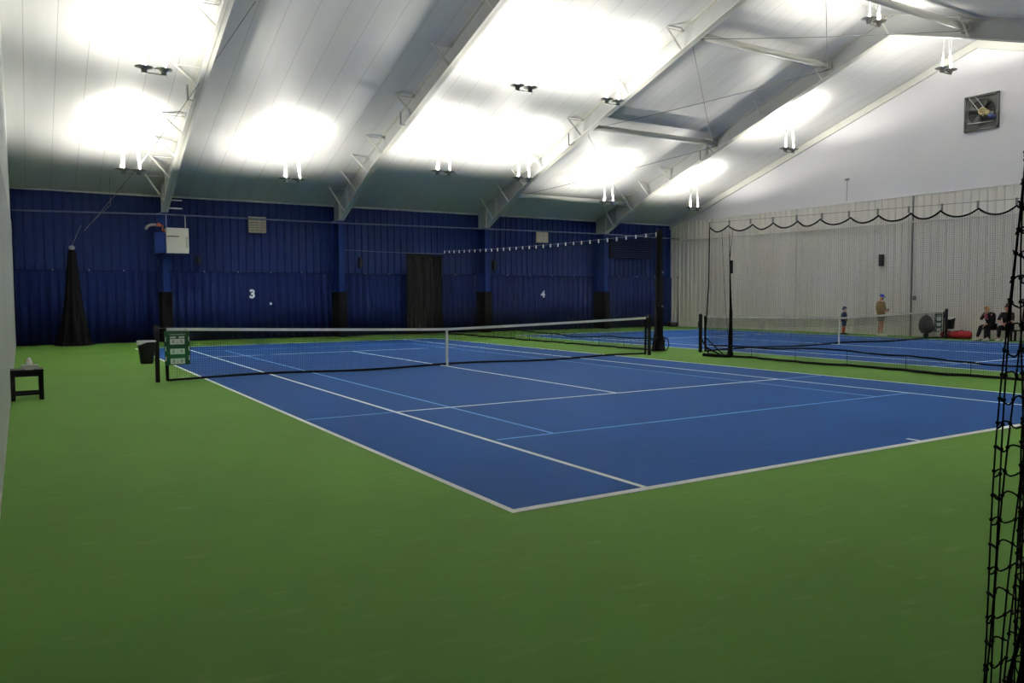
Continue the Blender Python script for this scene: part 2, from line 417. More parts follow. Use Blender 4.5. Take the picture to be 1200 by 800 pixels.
def make_lamp(label, loc, drop=DROP):
    r = thing('hanging_uplight', label, 'lamp', loc, group='hanging uplights')
    bar = MB(); bar.box(-.29, -.025, -.135, .29, .025, -.11); bar.build('crossbar', M['lamp_metal'], r)
    for sx in (-1, 1):
        h = MB(); h.lathe([(0, -.12), (.07, -.12), (.08, -.04), (.15, -.015), (.228, .012), (.23, .02), (.14, -.005), (.07, -.03), (0, -.035)], (sx*.235, 0, 0), 20)
        hd = h.build('lamp_head', M['lamp_metal'], r)
        s = MB(); s.lathe([(0, -.03), (.035, -.02), (.04, .01), (.03, .03), (0, .035)], (sx*.235, 0, 0), 12); s.build('bulb', M['bulb'], hd)
        lamp_light(r, sx*.235)
        st = MB(); q = 1.0 if sx < 0 else .6; st.tube([(sx*.235+.05, 0, 0), (sx*.235+.048, 0, .4), (sx*.235+.04, 0, drop-.02)], [.022*q, .009*q, .005], 6)
        st.build('hanger_rod', M['steel_white'], r)
    cb = MB()
    for sx in (-1, 1): cb.tube([(sx*.31, 0, -.18), (sx*.05, 0, drop-.02)], .004, 4)
    cb.build('hanger_cable', M['wire'], r)
    return r
LP = [(-5.52, 5.6, 'large pair of lamp dishes against the ceiling near the top left corner'),
      (-5.54, 11.05, 'pair of lamp dishes hanging just left of the first white rafter, near the blue wall'),
      (-.45, 10.87, 'pair of lamp dishes hanging between the first and second rafters'),
      (4.76, 4.0, 'pair of lamp dishes hanging high between the second and third rafters'),
      (8.2, 3.97, 'pair of lamp dishes hanging high against the third rafter'),
      (4.73, 9.47, 'pair of lamp dishes hanging low, right of the second rafter'),
      (8.2, 9.45, 'pair of lamp dishes hanging low, just left of the third rafter'),
      (13.5, 10.83, 'pair of lamp dishes hanging low before the cross strut nearest the eave'),
      (18.6, 10.8, 'pair of lamp dishes hanging above the corner of blue and white walls'),
      (18.52, 5.26, 'pair of lamp dishes hanging before the sloping edge of the white gable wall'),
      (13.5, -1.9, 'pair of lamp dishes at the top edge of the picture before the bent rafter'),
      (18.6, -1.2, 'pair of lamp dishes hanging above and left of the wall fan')]
drops = {10: .75, 11: 1.55}
for i, (x, y, lab) in enumerate(LP):
    d = {10: .72, 11: 1.5}.get(i, DROP)
    make_lamp(lab, (x, y, roof(y)-d), d)
# unseen lamps, added to brighten the near half of the hall
for (x, y) in ((-5.5, -5.8), (-1.2, -10.5), (4.7, -12.0), (18.6, -9.5), (13.5, -12.5)):
    make_lamp('added pair of lamp dishes hanging over the near half of the hall, outside the picture', (x, y, roof(y)-DROP))

# ------------------------------------------------------------------ blue wall fittings
# backdrop curtain, one length per bay, with its rope
BX = [XL+.06, RX[0], RX[1], RX[2], RX[3], XR-.06]
LB = ['between the left wall and the first column', 'between the first and second columns, behind the number 3', 'between the second and third columns', 'between the third and fourth columns, behind the number 4', 'in the far right corner bay']
for i in range(5):
    a, b = BX[i]+(.2 if i else 0), BX[i+1]-(.2 if i < 4 else 0)
    r = thing('backdrop_curtain', 'navy backdrop sheet ' + LB[i], 'curtain', (0, 0, 0), group='navy backdrop sheets')
    mb = MB(); n = int((b-a)/.038); vs = []
    for layer in (0, .008):
        for z in (.06, 2.66):
            for k in range(n+1):
                x = a+(b-a)*k/n
                vs.append((x, 15.885+layer+.026*(max(-.4, math.cos((x-XL-.1)*2*PI/.305))*2-1), z))
    m_ = n+1; fs = []
    for k in range(n): fs += [(k, k+1, m_+k+1, m_+k), (2*m_+k, 3*m_+k, 3*m_+k+1, 2*m_+k+1), (k, 2*m_+k, 2*m_+k+1, k+1), (m_+k, m_+k+1, 3*m_+k+1, 3*m_+k)]
    mb.add(vs, fs, 0, True); mb.build('sheet', M['backdrop'], r)
    t = MB(); nn = max(2, int((b-a)/1.1)); pts = []
    for k in range(nn*6+1):
        u = k/(nn*6); pts.append((a+(b-a)*u, 15.85, 2.69-.02*abs(math.sin(PI*u*nn))))
    t.tube(pts, .012, 5); t.build('hem_rope', M['rope'], r)
    for k in range(1, nn):
        t = MB(); x = a+(b-a)*k/nn; t.box(x-.018, 15.82, 2.67, x+.018, 15.875, 2.72); t.build('clip', M['wire'], r)
# conduit pipe in front of the blue wall and on along the white wall
t = MB(); pts = [(XL+.05, 15.0, 4.66), (-3.9, 15.04, 4.76), (2.8, 15.04, 4.74), (9.8, 15.04, 4.78), (16.8, 15.04, 4.80), (XR-.25, 15.04, 4.72)]
t.tube(pts, .028, 8); tag(t.build('tension_pipe', M['pipe']), 'long thin grey pipe running across the blue wall in front of the columns', 'pipe')
t = MB(); t.tube([(XR-.2, 15.0, 4.66), (XR-.2, 9, 4.60), (XR-.2, 1.8, 4.57), (XR-.2, -9, 4.5), (XR-.2, YB+.1, 4.45)], .026, 8)
for y in (13.05, 7.62, 1.95, -3.7): t.box(XR-.2, y-.01, 4.55, XR-.08, y+.01, 4.62)
tag(t.build('tension_pipe', M['steel_white']), 'long thin white pipe running along the white metal wall', 'pipe')

def vent(x0, x1, z0, z1, lab, side='y'):
    r = thing('wall_vent', lab, 'vent', ((x0+x1)/2, 15.93, (z0+z1)/2), group='beige wall vents')
    w2, h2 = (x1-x0)/2, (z1-z0)/2
    f = MB()
    for (a, b, c, d) in ((-w2, -h2, w2, -h2+.04), (-w2, h2-.04, w2, h2), (-w2, -h2, -w2+.04, h2), (w2-.04, -h2, w2, h2), (.06, -h2, .10, h2)):
        f.box(a, -.05, b, c, .02, d)
    f.build('frame', M['louver'], r)
    k = MB(); k.box(-w2, 0, -h2, w2, .03, h2); k.build('backing', M['dark'], r)
    s = MB(); n = 6
    for j in range(n):
        z = -h2+.07+j*(2*h2-.14)/(n-1)
        s.prism([(-.04, z-.045), (-.02, z+.035), (-.012, z+.03), (-.032, z-.05)], 'x', -w2+.04, w2-.04)
    s.build('louver', M['louver'], r)
vent(-.76, -.07, 4.27, 4.92, 'beige louvred vent high on the blue wall above the number 3')
vent(13.05, 13.75, 4.32, 4.86, 'beige louvred vent high on the blue wall above the number 4')

def speaker(x, z0, z1, lab, onright=False):
    r = thing('wall_speaker', lab, 'speaker', (XR-.035, x, (z0+z1)/2) if onright else (x, 15.9, (z0+z1)/2), -PI/2 if onright else 0, group='small wall boxes')
    h = (z1-z0)/2
    b = MB(); b.bevbox(-.075, -.13, -h, .075, .04, h, .012); b.build('housing', M['black'], r)
    g_ = MB()
    for j in (-1, 0, 1): g_.lathe([(.045, -.135), (.05, -.14), (.02, -.133), (0, -.136)], (0, 0, j*h*.6), 12, axis='y')
    g_.build('speaker_cone', M['dark'], r)
speaker(-2.70, 2.98, 3.28, 'small dark box on the blue wall right of the white heater')
speaker(3.92, 2.92, 3.38, 'small dark box on the blue wall left of the black curtain')
speaker(10.62, 2.92, 3.38, 'small dark box on the blue wall right of the third column')
speaker(3.26, 2.86, 3.34, 'small dark box on the white wall above the standing man', True)

def text_part(body, size, name, m, parent, loc, rot=(PI/2, 0, 0), ext=.004, bold=0, shear=0):
    cu = bpy.data.curves.new(name, 'FONT'); cu.body = body; cu.size = size; cu.extrude = ext; cu.offset = bold; cu.shear = shear
    cu.align_x = 'CENTER'; cu.align_y = 'CENTER'
    tmp = bpy.data.objects.new('tmp', cu); COL.objects.link(tmp)
    dg = bpy.context.evaluated_depsgraph_get(); me = bpy.data.meshes.new_from_object(tmp.evaluated_get(dg))
    bpy.data.objects.remove(tmp); me.materials.clear(); me.materials.append(m); me.name = name
    o = bpy.data.objects.new(name, me); COL.objects.link(o); o.location = loc; o.rotation_euler = rot
    if parent: o.parent = parent
    return o
tag(text_part('3', .46, 'wall_number', M['white'], None, (-.70, 15.80, 1.80), bold=.02), 'white digit three painted left of the tiny hook', 'number')
tag(text_part('4', .44, 'wall_number', M['white'], None, (13.38, 15.80, 1.76), bold=.02), 'white digit four on the backdrop right of the black curtain', 'number')
t = MB(); t.lathe([(0, 15.83), (.05, 15.835), (.055, 15.86), (.05, 15.87)], (.04, 0, 1.42), 10, axis='y')
tag(t.build('wall_hook', M['white']), 'tiny white hook on the navy backdrop right of the number 3', 'hook')

# heater in front of the first column
r = thing('unit_heater', 'white panelled heater box hung high on the first blue column', 'heater', (-4.0, 14.55, 3.31))
t = MB(); t.bevbox(-.02, 0, 0, .74, .5, .93, .012); t.build('casing', M['offwhite'], r)
t = MB(); t.box(-.02, -.012, .60, .40, 0, .635); t.build('grille_slot', M['dark'], r)
t = MB(); t.box(.63, -.01, .2, .71, 0, .62); t.build('access_plate', M['steel_grey_and_shaded'], r)
t = MB(); t.bevbox(-.42, .1, 0, -.03, .55, .74, .01); t.build('side_box', M['blue_column'], r)
t = MB(); t.tube([(-.02, .3, .78), (-.13, .3, .86), (-.10, .32, 1.0), (-.22, .3, 1.08), (-.2, .3, 1.0), (-.33, .3, 1.02)], .035, 8); t.tube([(-.18, .28, .98), (-.28, .28, 1.1)], .045, 8); t.build('red_hose', M['copper'], r)
t = MB(); t.tube([(-.33, .3, 1.04), (-.5, .3, 1.03), (-.62, .3, .97), (-.68, .3, .86)], .05, 8); t.build('flue_pipe', M['lamp_metal'], r)
for xx in (.02, .68):
    t = MB(); t.tube([(xx, .3, .92), (xx, .3, 1.42)], .01, 6); t.build('hanger_rod', M['steel_white'], r)
t = MB(); t.box(-.1, .05, -.03, .7, .55, 0); t.box(-.05, .45, -.05, .1, .6, .9); t.build('shelf_bracket', M['blue_column'], r)

# dark louvre panel high in the right corner bay
r = thing('louvre_panel', 'wide dark louvred panel high on the blue wall near the white wall corner', 'panel', (19.0, 15.93, 4.15))
t = MB(); t.box(-1.35, -.05, -.5, 1.5, .03, .5); t.build('backing', M['pad'], r)
t = MB()
for j in range(9): z = -.45+j*.11; t.prism([(-.09, z), (-.05, z+.05), (-.05, z-.0)], 'x', -1.3, 1.45)
t.build('louver', M['backdrop'], r)

# black drape at the end of the divider net
def cloth_panel(x0, x1, y, z0, z1, folds, amp, m, name, parent=None, thick=.006, gather=None, seed=0):
    mb = MB(); nx, nz = 60, 26; vs = []
    for layer in (0, thick):
        for j in range(nz+1):
            v = j/nz
            for i in range(nx+1):
                u = i/nx; x = x0+(x1-x0)*u
                if gather: x = gather(u, v)
                a = amp*(1-.55*v)
                dy = a*math.sin(u*folds*2*PI+seed+1.2*math.sin(3*v)) + a*.5*math.sin(u*folds*4.7*PI+2+seed)
                vs.append((x, y+dy+layer, z0+(z1-z0)*v))
    m_ = nx+1; L0 = (nz+1)*m_; fs = []
    for j in range(nz):
        for i in range(nx):
            a = j*m_+i; fs += [(a, a+1, a+m_+1, a+m_), (L0+a, L0+a+m_, L0+a+m_+1, L0+a+1)]
    for i in range(nx): a = i; fs.append((a, L0+a, L0+a+1, a+1)); a = nz*m_+i; fs.append((a, a+1, L0+a+1, L0+a))
    for j in range(nz): a = j*m_; fs.append((a, a+m_, L0+a+m_, L0+a)); a = j*m_+nx; fs.append((a, L0+a, L0+a+m_, a+m_))
    mb.add(vs, fs, 0, True); return mb.build(name, m, parent)
r = thing('hanging_curtain', 'black cloth curtain hanging from a cable before the blue wall', 'curtain', (0, 0, 0))
cloth_panel(5.72, 6.98, 15.0, .05, 3.52, 2.2, .06, M['drape'], 'cloth', r)
cloth_panel(6.90, 7.50, 15.08, .06, 3.50, 1.6, .07, M['drape'], 'side_cloth', r, seed=1.7)
t = MB(); t.tube([(5.70, 15.0, 3.53), (7.55, 15.05, 3.53)], .012, 6); t.build('top_hem', M['rope'], r)
t = MB(); t.tube([(2.95, 15.1, 3.64), (4.4, 15.08, 3.60), (5.8, 15.04, 3.58), (7.5, 14.98, 3.58)], .009, 5)
tag(t.build('support_cable', M['wire']), 'thin cable from the second blue column to the black curtain', 'cable')

# gathered black net hanging at the left of the blue wall
r = thing('gathered_net', 'tall black net gathered to a point, flaring to the floor by the left wall', 'net', (-7.05, 15.15, 0))
mb = MB(); n = 40; prof = [(.56, .0), (.54, .03), (.46, .12), (.42, .35), (.36, .8), (.28, 1.4), (.21, 2.0), (.16, 2.7), (.12, 3.2), (.10, 3.36), (.05, 3.42), (0, 3.43)]
vs = []; fs = []
for k, (rad, z) in enumerate(prof):
    for j in range(n):
        a = 2*PI*j/n; q = rad*(1+.12*math.sin(7*a+.3*z)+.07*math.sin(13*a+z)); vs.append((q*math.cos(a), q*math.sin(a)*.8, z+.002))
for k in range(len(prof)-1):
    for j in range(n): fs.append((k*n+j, k*n+(j+1) % n, (k+1)*n+(j+1) % n, (k+1)*n+j))
mb.add(vs, fs, 0, True); mb.build('net_bundle', M['pad'], r)
t = MB(); t.lathe([(0, 3.36), (.08, 3.38), (.1, 3.45), (.07, 3.52), (0, 3.53)], (0, -.02, 0), 12); t.build('tie_knot', M['lamp_metal'], r)
t = MB(); t.tube([(.03*math.cos(a)*0+.5*math.cos(a), .42*math.sin(a), .025) for a in [2*PI*k/24 for k in range(25)]], .03, 6); t.build('hem_rope', M['rope'], r)
t = MB(); t.tube([(0, 0, 3.5), (.35, .55, 4.3)], .008, 5); t.build('tie_cord', M['wire'], r)
# overhead wires at the left
p0 = Vector((-6.6, 15.8, 4.1)); p1 = Vector((-3.15, 4.63, roof(4.63)-.03))
t = MB(); n = 24; t.tube([p0.lerp(p1, k/n) - Vector((0, 0, .25*math.sin(PI*k/n))) for k in range(n+1)], .010, 5)
tag(t.build('guy_wire', M['wire']), 'long thin wire rising from the blue wall past the first rafter to the ceiling', 'wire')
t = MB(); t.tube([(-5.8, 14.9, roof(14.9)-.02), (-5.8, 14.9, 5.0), (-6.55, 15.3, 4.2)], .008, 5)
tag(t.build('drop_wire', M['wire']), 'thin wire dropping from the ceiling at the top of the blue wall, far left', 'wire')

# ------------------------------------------------------------------ nets
def net_mesh(P, ns, nv, rad, name, m, parent, hstep=1, hsub=1, vsub=4):
    """P(u,v) -> point; ns strands along u, nv rows; each strand a thin three-sided cord"""
    vs = []; fs = []
    def cord(pts, ax1, ax2):
        base = len(vs)
        for p in pts:
            for an in (PI/2, PI*7/6, PI*11/6):
                vs.append(tuple(p + (ax1*math.cos(an) + ax2*math.sin(an))*rad))
        for i in range(len(pts)-1):
            a = base+3*i
            for j in range(3): fs.append((a+j, a+(j+1) % 3, a+3+(j+1) % 3, a+3+j))
    X, Y, Z = Vector((1, 0, 0)), Vector((0, 1, 0)), Vector((0, 0, 1))
    for i in range(ns+1):
        cord([P(i/ns, k/vsub) for k in range(vsub+1)], X, Y)
    hn = max(2, ns//hsub)
    d = (P(1, .5)-P(0, .5)).normalized(); nn = d.cross(Z)
    for j in range(0, nv+1, hstep):
        cord([P(k/hn, j/nv) for k in range(hn+1)], nn, Z)
    mb = MB(); mb.add(vs, fs); return mb.build(name, m, parent)

# tennis nets
def tennis_net(cx, lab, xl, xr):
    r = thing('tennis_net', lab, 'net', (cx, 0, 0), group='tennis nets')
    def top(x): return .914 + .156*min(1, abs(x)/6.2)**1.15
    ns = int((xr-xl)/.0445); nv = 21
    def P(u, v):
        x = xl+(xr-xl)*u; return Vector((x, 0, .05+(top(x)-.05-.02)*v))
    net_mesh(P, ns, nv, .0021, 'mesh', M['net'], r, hsub=8, vsub=1)
    def P2(u, v):
        x = xl+(xr-xl)*(u+.5/ns)*.9985; return Vector((x, .004, top(x)-.32+.29*v))
    net_mesh(P2, ns, 6, .0021, 'double_mesh', M['net'], r, hsub=8, vsub=1)
    t = MB(); n = 40
    pl = [xl+(xr-xl)*k/n for k in range(n+1)]
    for a, b in zip(pl[:-1], pl[1:]):
        t.add([(a, -.014, top(a)-.055), (b, -.014, top(b)-.055), (b, -.014, top(b)+.003), (a, -.014, top(a)+.003),
               (a, .014, top(a)-.055), (b, .014, top(b)-.055), (b, .014, top(b)+.003), (a, .014, top(a)+.003)],
              [(0,1,2,3), (4,7,6,5), (3,2,6,7), (0,4,5,1)])
    t.build('headband', M['tape'], r)
    t = MB()
    for a, b in zip(pl[:-1], pl[1:]):
        za = .045+.02*math.sin(a*1.3+1); zb = .045+.02*math.sin(b*1.3+1)
        t.add([(a, -.008, za-.023), (b, -.008, zb-.023), (b, -.008, zb+.023), (a, -.008, za+.023),
               (a, .008, za-.023), (b, .008, zb-.023), (b, .008, zb+.023), (a, .008, za+.023)],
              [(0,1,2,3), (4,7,6,5), (3,2,6,7), (0,4,5,1)])
    t.build('bottom_tape', M['rope'], r)
    for x, s in ((xl, 1), (xr, -1)):
        t = MB(); t.prism([(x-s*.03, .02), (x+s*.03, .02), (x+s*.02, top(x)), (x-s*.05, top(x))], 'y', -.01, .01); t.build('side_tape', M['rope'], r)
    t = MB(); t.box(-.025, -.02, .01, .025, .02, .918); t.build('centre_strap', M['tape'], r)
    return r, top
N1, top1 = tennis_net(0, 'tennis net across the near blue court, with white band and centre strap', -6.21, 6.22)
N2, top2 = tennis_net(C2, 'tennis net across the far right blue court, seen through hanging netting', -6.2, 6.2)
def post(x, lab, crank=1):
    r = thing('net_post', lab, 'post', (x, 0, 0), group='net posts')
    t = MB(); t.bevbox(-.04, -.04, 0.0, .04, .04, 1.09, .008); t.build('shaft', M['black'], r)
    t = MB(); t.bevbox(-.045, -.045, 1.08, .045, .045, 1.11, .008); t.lathe([(0, -.02), (.03, -.02), (.03, .02), (0, .02)], (0, 0, 1.11), 12, axis='y'); t.build('cap', M['black'], r)
    t = MB(); t.tube([(0, .05, .86), (0, .09, .86), (0, .09, .74)], .01, 6); t.box(-.03, .04, .80, .03, .07, .9); t.build('crank', M['black'], r)
    t = MB(); t.tube([(0, 0, 1.07), (crank*.19, 0, 1.065)], .006, 6); t.build('net_cord', M['wire'], r)
    return r
post(-6.39, 'black net post left of the near court, beside the green scoreboard', 1)
post(6.36, 'black net post at the right end of the near court net', -1)
post(8.34, 'black net post at the left end of the far court net', 1)
post(C2+6.38, 'black net post beside the white wall, at the far end of the second net', -1)

# scoreboards hung on the nets
def scoreboard(x, y, z, lab, s=1.0):
    r = thing('scoreboard', lab, 'scoreboard', (x, y, z), group='green scoreboards')
    t = MB(); t.bevbox(-.235, -.03, -.67, .235, 0, 0, .008); t.build('panel', M['score_green'], r)
    for j in range(3):
        zc = -.205-j*.195
        t = MB(); t.bevbox(-.135, -.042, zc-.055, .135, -.031, zc+.055, .004); c = t.build('score_card', M['white'], r)
        for k, ch in ((-.075, '0'), (0, ':'), (.075, '0')):
            text_part(ch, .085, 'digit', M['dark_digit'], c, (k, -.044, zc), ext=.001, bold=.001)
    # illegible header lettering and side marks
    t = MB(); random.seed(3)
    xx = -.13
    while xx < .13:
        wd = random.uniform(.010, .022); hh = random.uniform(.014, .030)
        t.prism([(xx, -.075), (xx+wd, -.075), (xx+wd+.006, -.075+hh), (xx+.006, -.075+hh)], 'y', -.034, -.030); xx += wd+.007
    t.build('header_lettering', M['steel_grey_and_shaded'], r)
    t = MB()
    for grp in (-.135, .025):
        for k in range(4):
            x0 = grp+k*.028; t.prism([(x0, -.135), (x0+.022, -.135), (x0+.030, -.102), (x0+.008, -.102)], 'y', -.034, -.030)
    t.build('title_lettering', M['white'], r)
    t = MB()
    for sx in (-.222, .208):
        for j in range(3): z0 = -.18-j*.19; t.prism([(sx, z0-.02), (sx+.014, z0-.02), (sx+.014, z0+.07), (sx, z0+.07)], 'y', -.034, -.030)
    t.build('side_stripe', M['white'], r)
    for sx in (-.16, .16):
        t = MB(); t.tube([(sx, -.02, -.01), (sx, -.028, .03), (sx, .0, .05), (sx, .028, .02), (sx, .03, -.02)], .005, 5); t.build('hook', M['wire'], r)
    return r
scoreboard(-6.02, -.018, 1.0, 'green scoreboard with three white score rows hanging on the near net')
scoreboard(C2+5.8, -.018, .95, 'small green scoreboard on the far court net, before a charcoal bag')
def bin_(x, z, lab):
    r = thing('waste_bin', lab, 'bin', (x+(.02 if x < 0 else 0), -.02, z), group='black post bins')
    t = MB(); n = 24
    def ring(rx, ry, z, rr=4):
        out = []
        for j in range(n):
            a = 2*PI*j/n; c, s = math.cos(a), math.sin(a)
            f = 1/(abs(c)**rr+abs(s)**rr)**(1/rr); out.append((rx*c*f, ry*s*f, z))
        return out
    rings = [ring(.10, .09, -.44), ring(.115, .10, -.42), ring(.16, .135, -.02), ring(.165, .14, 0), ring(.15, .125, 0), ring(.10, .085, -.40)]
    vs = sum(rings, []); fs = [tuple(range(n-1, -1, -1))]
    for k in range(5):
        for j in range(n): fs.append((k*n+j, k*n+(j+1) % n, (k+1)*n+(j+1) % n, (k+1)*n+j))
    fs.append(tuple(5*n+j for j in range(n)))
    t.add(vs, fs, 0, True); t.build('tub', M['black'], r)
    t = MB(); rings = [ring(.168, .143, -.06), ring(.172, .147, .005), ring(.160, .135, .015), ring(.150, .126, -.05)]
    rings[0] = [(p[0], p[1], -.015-.06*max(0, -p[0]/.17)) for p in rings[0]]
    vs = sum(rings, []); fs = []
    for k in range(3):
        for j in range(n): fs.append((k*n+j, k*n+(j+1) % n, (k+1)*n+(j+1) % n, (k+1)*n+j))
    t.add(vs, fs, 0, True); t.build('bag_liner', M['white'], r)
    return r
b1 = bin_(-6.60, .82, 'black bin with white liner strapped to the left net post')
b2 = bin_(C2+6.62, .80, 'black bin with pale liner on the far net post by the white wall'); 
t = MB(); t.tube([(.08, 0, -.05), (.21, .02, -.05)], .012, 6); t.build('bracket', M['black'], b1)
t = MB(); t.tube([(-.08, 0, -.05), (-.22, .02, -.05)], .012, 6); t.build('bracket', M['black'], b2)

# divider netting between the two courts
XD = 7.5
def zc(y): return 3.50 + .20*((y-4.5)/10.5)**2 if y > 0 else 3.66 + (y+1.0)*.024
def divider(name_lab, y0, y1, gathers, scallop, clipn, clip_m, top_drop):
    r = thing('divider_net', name_lab, 'net', (XD, 0, 0))
    L_ = abs(y1-y0); ns = int(L_/.0445)
    def off(y, z): return .06*math.sin(y*1.9+1)+.05*math.sin(y*4.3)+.03*math.sin(y*9+2*z)
    def ztop(y):
        if scallop: return zc(y) - .12 - .15*abs(math.sin(PI*(y-y0)/scallop))**.8
        return zc(y) - .10
    def zlow(y): return .34 + .04*math.sin(y*.9)+.02*math.sin(y*2.3)
    def P(u, v):
        y = y0+(y1-y0)*u; z = .03+(ztop(y)-.03)*v; return Vector((off(y, z)*(1-.3*v), y, z))
    net_mesh(P, ns, 78, .0018, 'mesh', M['net'], r, hsub=3, vsub=6)
    n = int(L_/.06)
    t = MB(); t.tube([P(k/n, 1) + Vector((0, 0, 0)) for k in range(n+1)], .020 if scallop else .008, 6); t.build('top_rope', M['rope'], r)
    t = MB(); t.tube([P(k/n, 0)+Vector((.05*math.sin(k*.105), 0, .012)) for k in range(n+1)], .028, 6); t.build('hem_rope', M['rope'], r)
    t = MB(); pts = []
    for k in range(n+1):
        y = y0+(y1-y0)*k/n; pts.append(Vector((off(y, .34), y, zlow(y))))
    t.tube(pts, .018, 6); t.build('skirt_rope', M['rope'], r)
    t = MB(); m_ = max(2, int(L_/1.35))
    for k in range(m_+1):
        y = y0+(y1-y0)*k/m_; t.tube([(off(y, .2), y, .03), (off(y, .34), y, zlow(y))], .007, 4)
    t.build('skirt_tie', M['rope'], r)
    t = MB(); n2 = 30; t.tube([(0, y0+(y1-y0)*k/n2, zc(y0+(y1-y0)*k/n2)) for k in range(n2+1)], .006, 5); t.build('track_cable', M['wire'], r)
    for k in range(clipn+1):
        y = y0+(y1-y0)*k/clipn
        if scallop: y = y0 + (1 if y1 > y0 else -1)*scallop*k
        if (y-y0)*(y-y1) > 0: continue
        t = MB(); t.box(-.015, y-.016, ztop(y), .015, y+.016, zc(y)+.02); t.build('clip', clip_m, r)
    return r
divider('black divider netting on a clipped cable, from the blue wall to the near net', 1.0, 14.9, None, 0, 30, M['white'], .1)
FRONT = divider('black divider netting with scalloped top rope, seen before the white wall', -1.15, -14.0, None, .72, 18, M['seam'], .1)
t = MB(); t.tube([(0, -1.15, 3.5), (.04, -1.1, 2.0), (.02, -1.0, .4), (.1, -1.05, .05)], .017, 6)
t.tube([(0, -1.6, 3.4), (0, -1.75, 1.5), (.03, -1.9, .05)], .006, 5); t.tube([(0, -2.0, 3.45), (0, -1.9, 2.6)], .006, 5); t.tube([(0, -1.05, .5), (.02, -1.65, .08)], .02, 6)
t.build('edge_cord', M['rope'], FRONT)
# bunched ends of the divider
def bunch(y, x, z0, z1, wx, lab):
    r = thing('net_bundle', lab, 'net', (x, y, 0))
    mb = MB(); n = 24; nz = 24; vs = []; fs = []
    for k in range(nz+1):
        v = k/nz; z = z0+(z1-z0)*v; q = wx*(1.0-.35*v+.5*max(0, .15-v)/.15)
        for j in range(n):
            a = 2*PI*j/n; rr = q*(1+.16*math.sin(6*a+2*v)+.08*math.sin(11*a)); vs.append((rr*math.cos(a), rr*math.sin(a), z))
    for k in range(nz):
        for j in range(n): fs.append((k*n+j, k*n+(j+1) % n, (k+1)*n+(j+1) % n, (k+1)*n+j))
    fs += [tuple(range(n-1, -1, -1)), tuple(nz*n+j for j in range(n))]
    mb.add(vs, fs, 0, True); mb.build('bundled_netting', M['drape'], r); return r
r = bunch(.78, 7.42, .03, 3.6, .12, 'thick dark bundle of netting hanging by the near net right post')
for z in (2.35, 1.35):
    t = MB(); t.lathe([(.11, z-.03), (.12, z-.02), (.12, z+.02), (.11, z+.03)], (0, 0, 0), 16); t.build('tie_strap', M['rope'], r)
    t = MB(); t.box(.0, -.135, z-.03, .05, -.105, z+.03); t.build('buckle', M['wire'], r)
t = MB()
for (dx, ph) in ((.28, 0), (.18, 1.5)):
    t.tube([(0.05, 0, .45), (dx*1.1, -.05, .40), (dx*1.3, -.05+.05*ph, .2), (dx, -.05, .05), (0, 0, .05)], .018, 6)
t.tube([(-.1, -.1, .45), (-.5, -.2, .38), (-.6, -.22, .15), (-.3, -.1, .04), (0.1, 0, .05)], .016, 6)
t.build('loose_rope', M['rope'], r)
r = bunch(-1.95, 7.5, .03, 1.3, .055, 'narrow black gathered strap of netting right of the opening in the divider')
t = MB(); t.tube([(0, 0, 1.3), (-.02, .02, 2.2), (-.03, .05, 3.3)], [.035, .018, .008], 6); t.build('cord', M['rope'], r)
t = MB(); t.bevbox(-.035, -.035, 2.25, .035, .035, 2.6, .008); t.build('counterweight', M['black'], r)
t = MB(); t.tube([(.0, .0, .04), (-.15, .35, .04), (-.25, .75, .05)], .045, 6); t.tube([(-.1, .95, .45), (-.2, .7, .25), (-.05, .3, .06)], .022, 6); t.build('loose_rope', M['rope'], r)

# netting right in front of the camera at the picture's right edge
r = thing('foreground_net', 'large black knotted netting hanging at the right edge, nearest to the viewer', 'net', (-7.17, -16.25, 0))
sp = [0, .011, .022, .042, .066, .074, .098, .104, .130, .15, .18, .20, .22, .26, .30, .33, .37, .40, .44, .48, .52, .56, .60, .65, .70, .75]
def PF(i, z):
    lean = (z-.95)*.060 if z < .95 else (z-.95)*.092
    return Vector((sp[i]*(1+.25*math.sin(z*2.3))+lean+.003*math.sin(z*9+i), .010*math.sin(i*1.7)-.006*math.sin(z*7+i) - .02*min(1, i/6)*math.sin(z*3+i), z))
t = MB(); nz = 84; rows = [.04+.0445*k for k in range(int(3.5/.0445))]
for i in range(len(sp)): t.tube([PF(i, z) for z in rows[::2]], .0016, 5, cap=False)
t.build('vertical_cord', M['net'], r)
t = MB(); random.seed(11)
for k, z in enumerate(rows):
    pts = []
    for i in range(len(sp)):
        p = PF(i, z); pts.append(p)
        if i+1 < len(sp):
            q = PF(i+1, z); mid = (p+q)/2; d = q.x-p.x
            mid.z += (.012+.12*min(d, .06))*(-1 if (i+k) % 2 else .6)*random.uniform(.5, 1.2); mid.y += .006*(-1)**i
            pts.append(mid)
    # smooth
    sm = []
    for a in range(len(pts)-1):
        sm.append(pts[a]); sm.append(pts[a].lerp(pts[a+1], .5))
    sm.append(pts[-1])
    for _ in range(1):
        sm = [sm[0]]+[(sm[a-1]+sm[a]*2+sm[a+1])/4 for a in range(1, len(sm)-1)]+[sm[-1]]
    t.tube(sm, .0017, 5, cap=False)
t.build('cross_cord', M['net'], r)
t = MB(); random.seed(5)
for k, z in enumerate(rows):
    for i in range(len(sp)):
        p = PF(i, z)
        if i < 16: t.lathe([(0, -.0042), (.0033, -.002), (.0033, .002), (0, .0042)], p, 6)
t.build('knots', M['net'], r)['kind'] = 'stuff'
t = MB(); t.tube([PF(0, rows[-1])+Vector((-.02, 0, .02)), PF(12, rows[-1])+Vector((0, 0, .0)), PF(len(sp)-1, rows[-1])+Vector((.05, 0, .02))], .008, 6)
p = PF(0, rows[-1]); t.tube([p, Vector((p.x, p.y, roof(-16.25)-.02))], .004, 5)
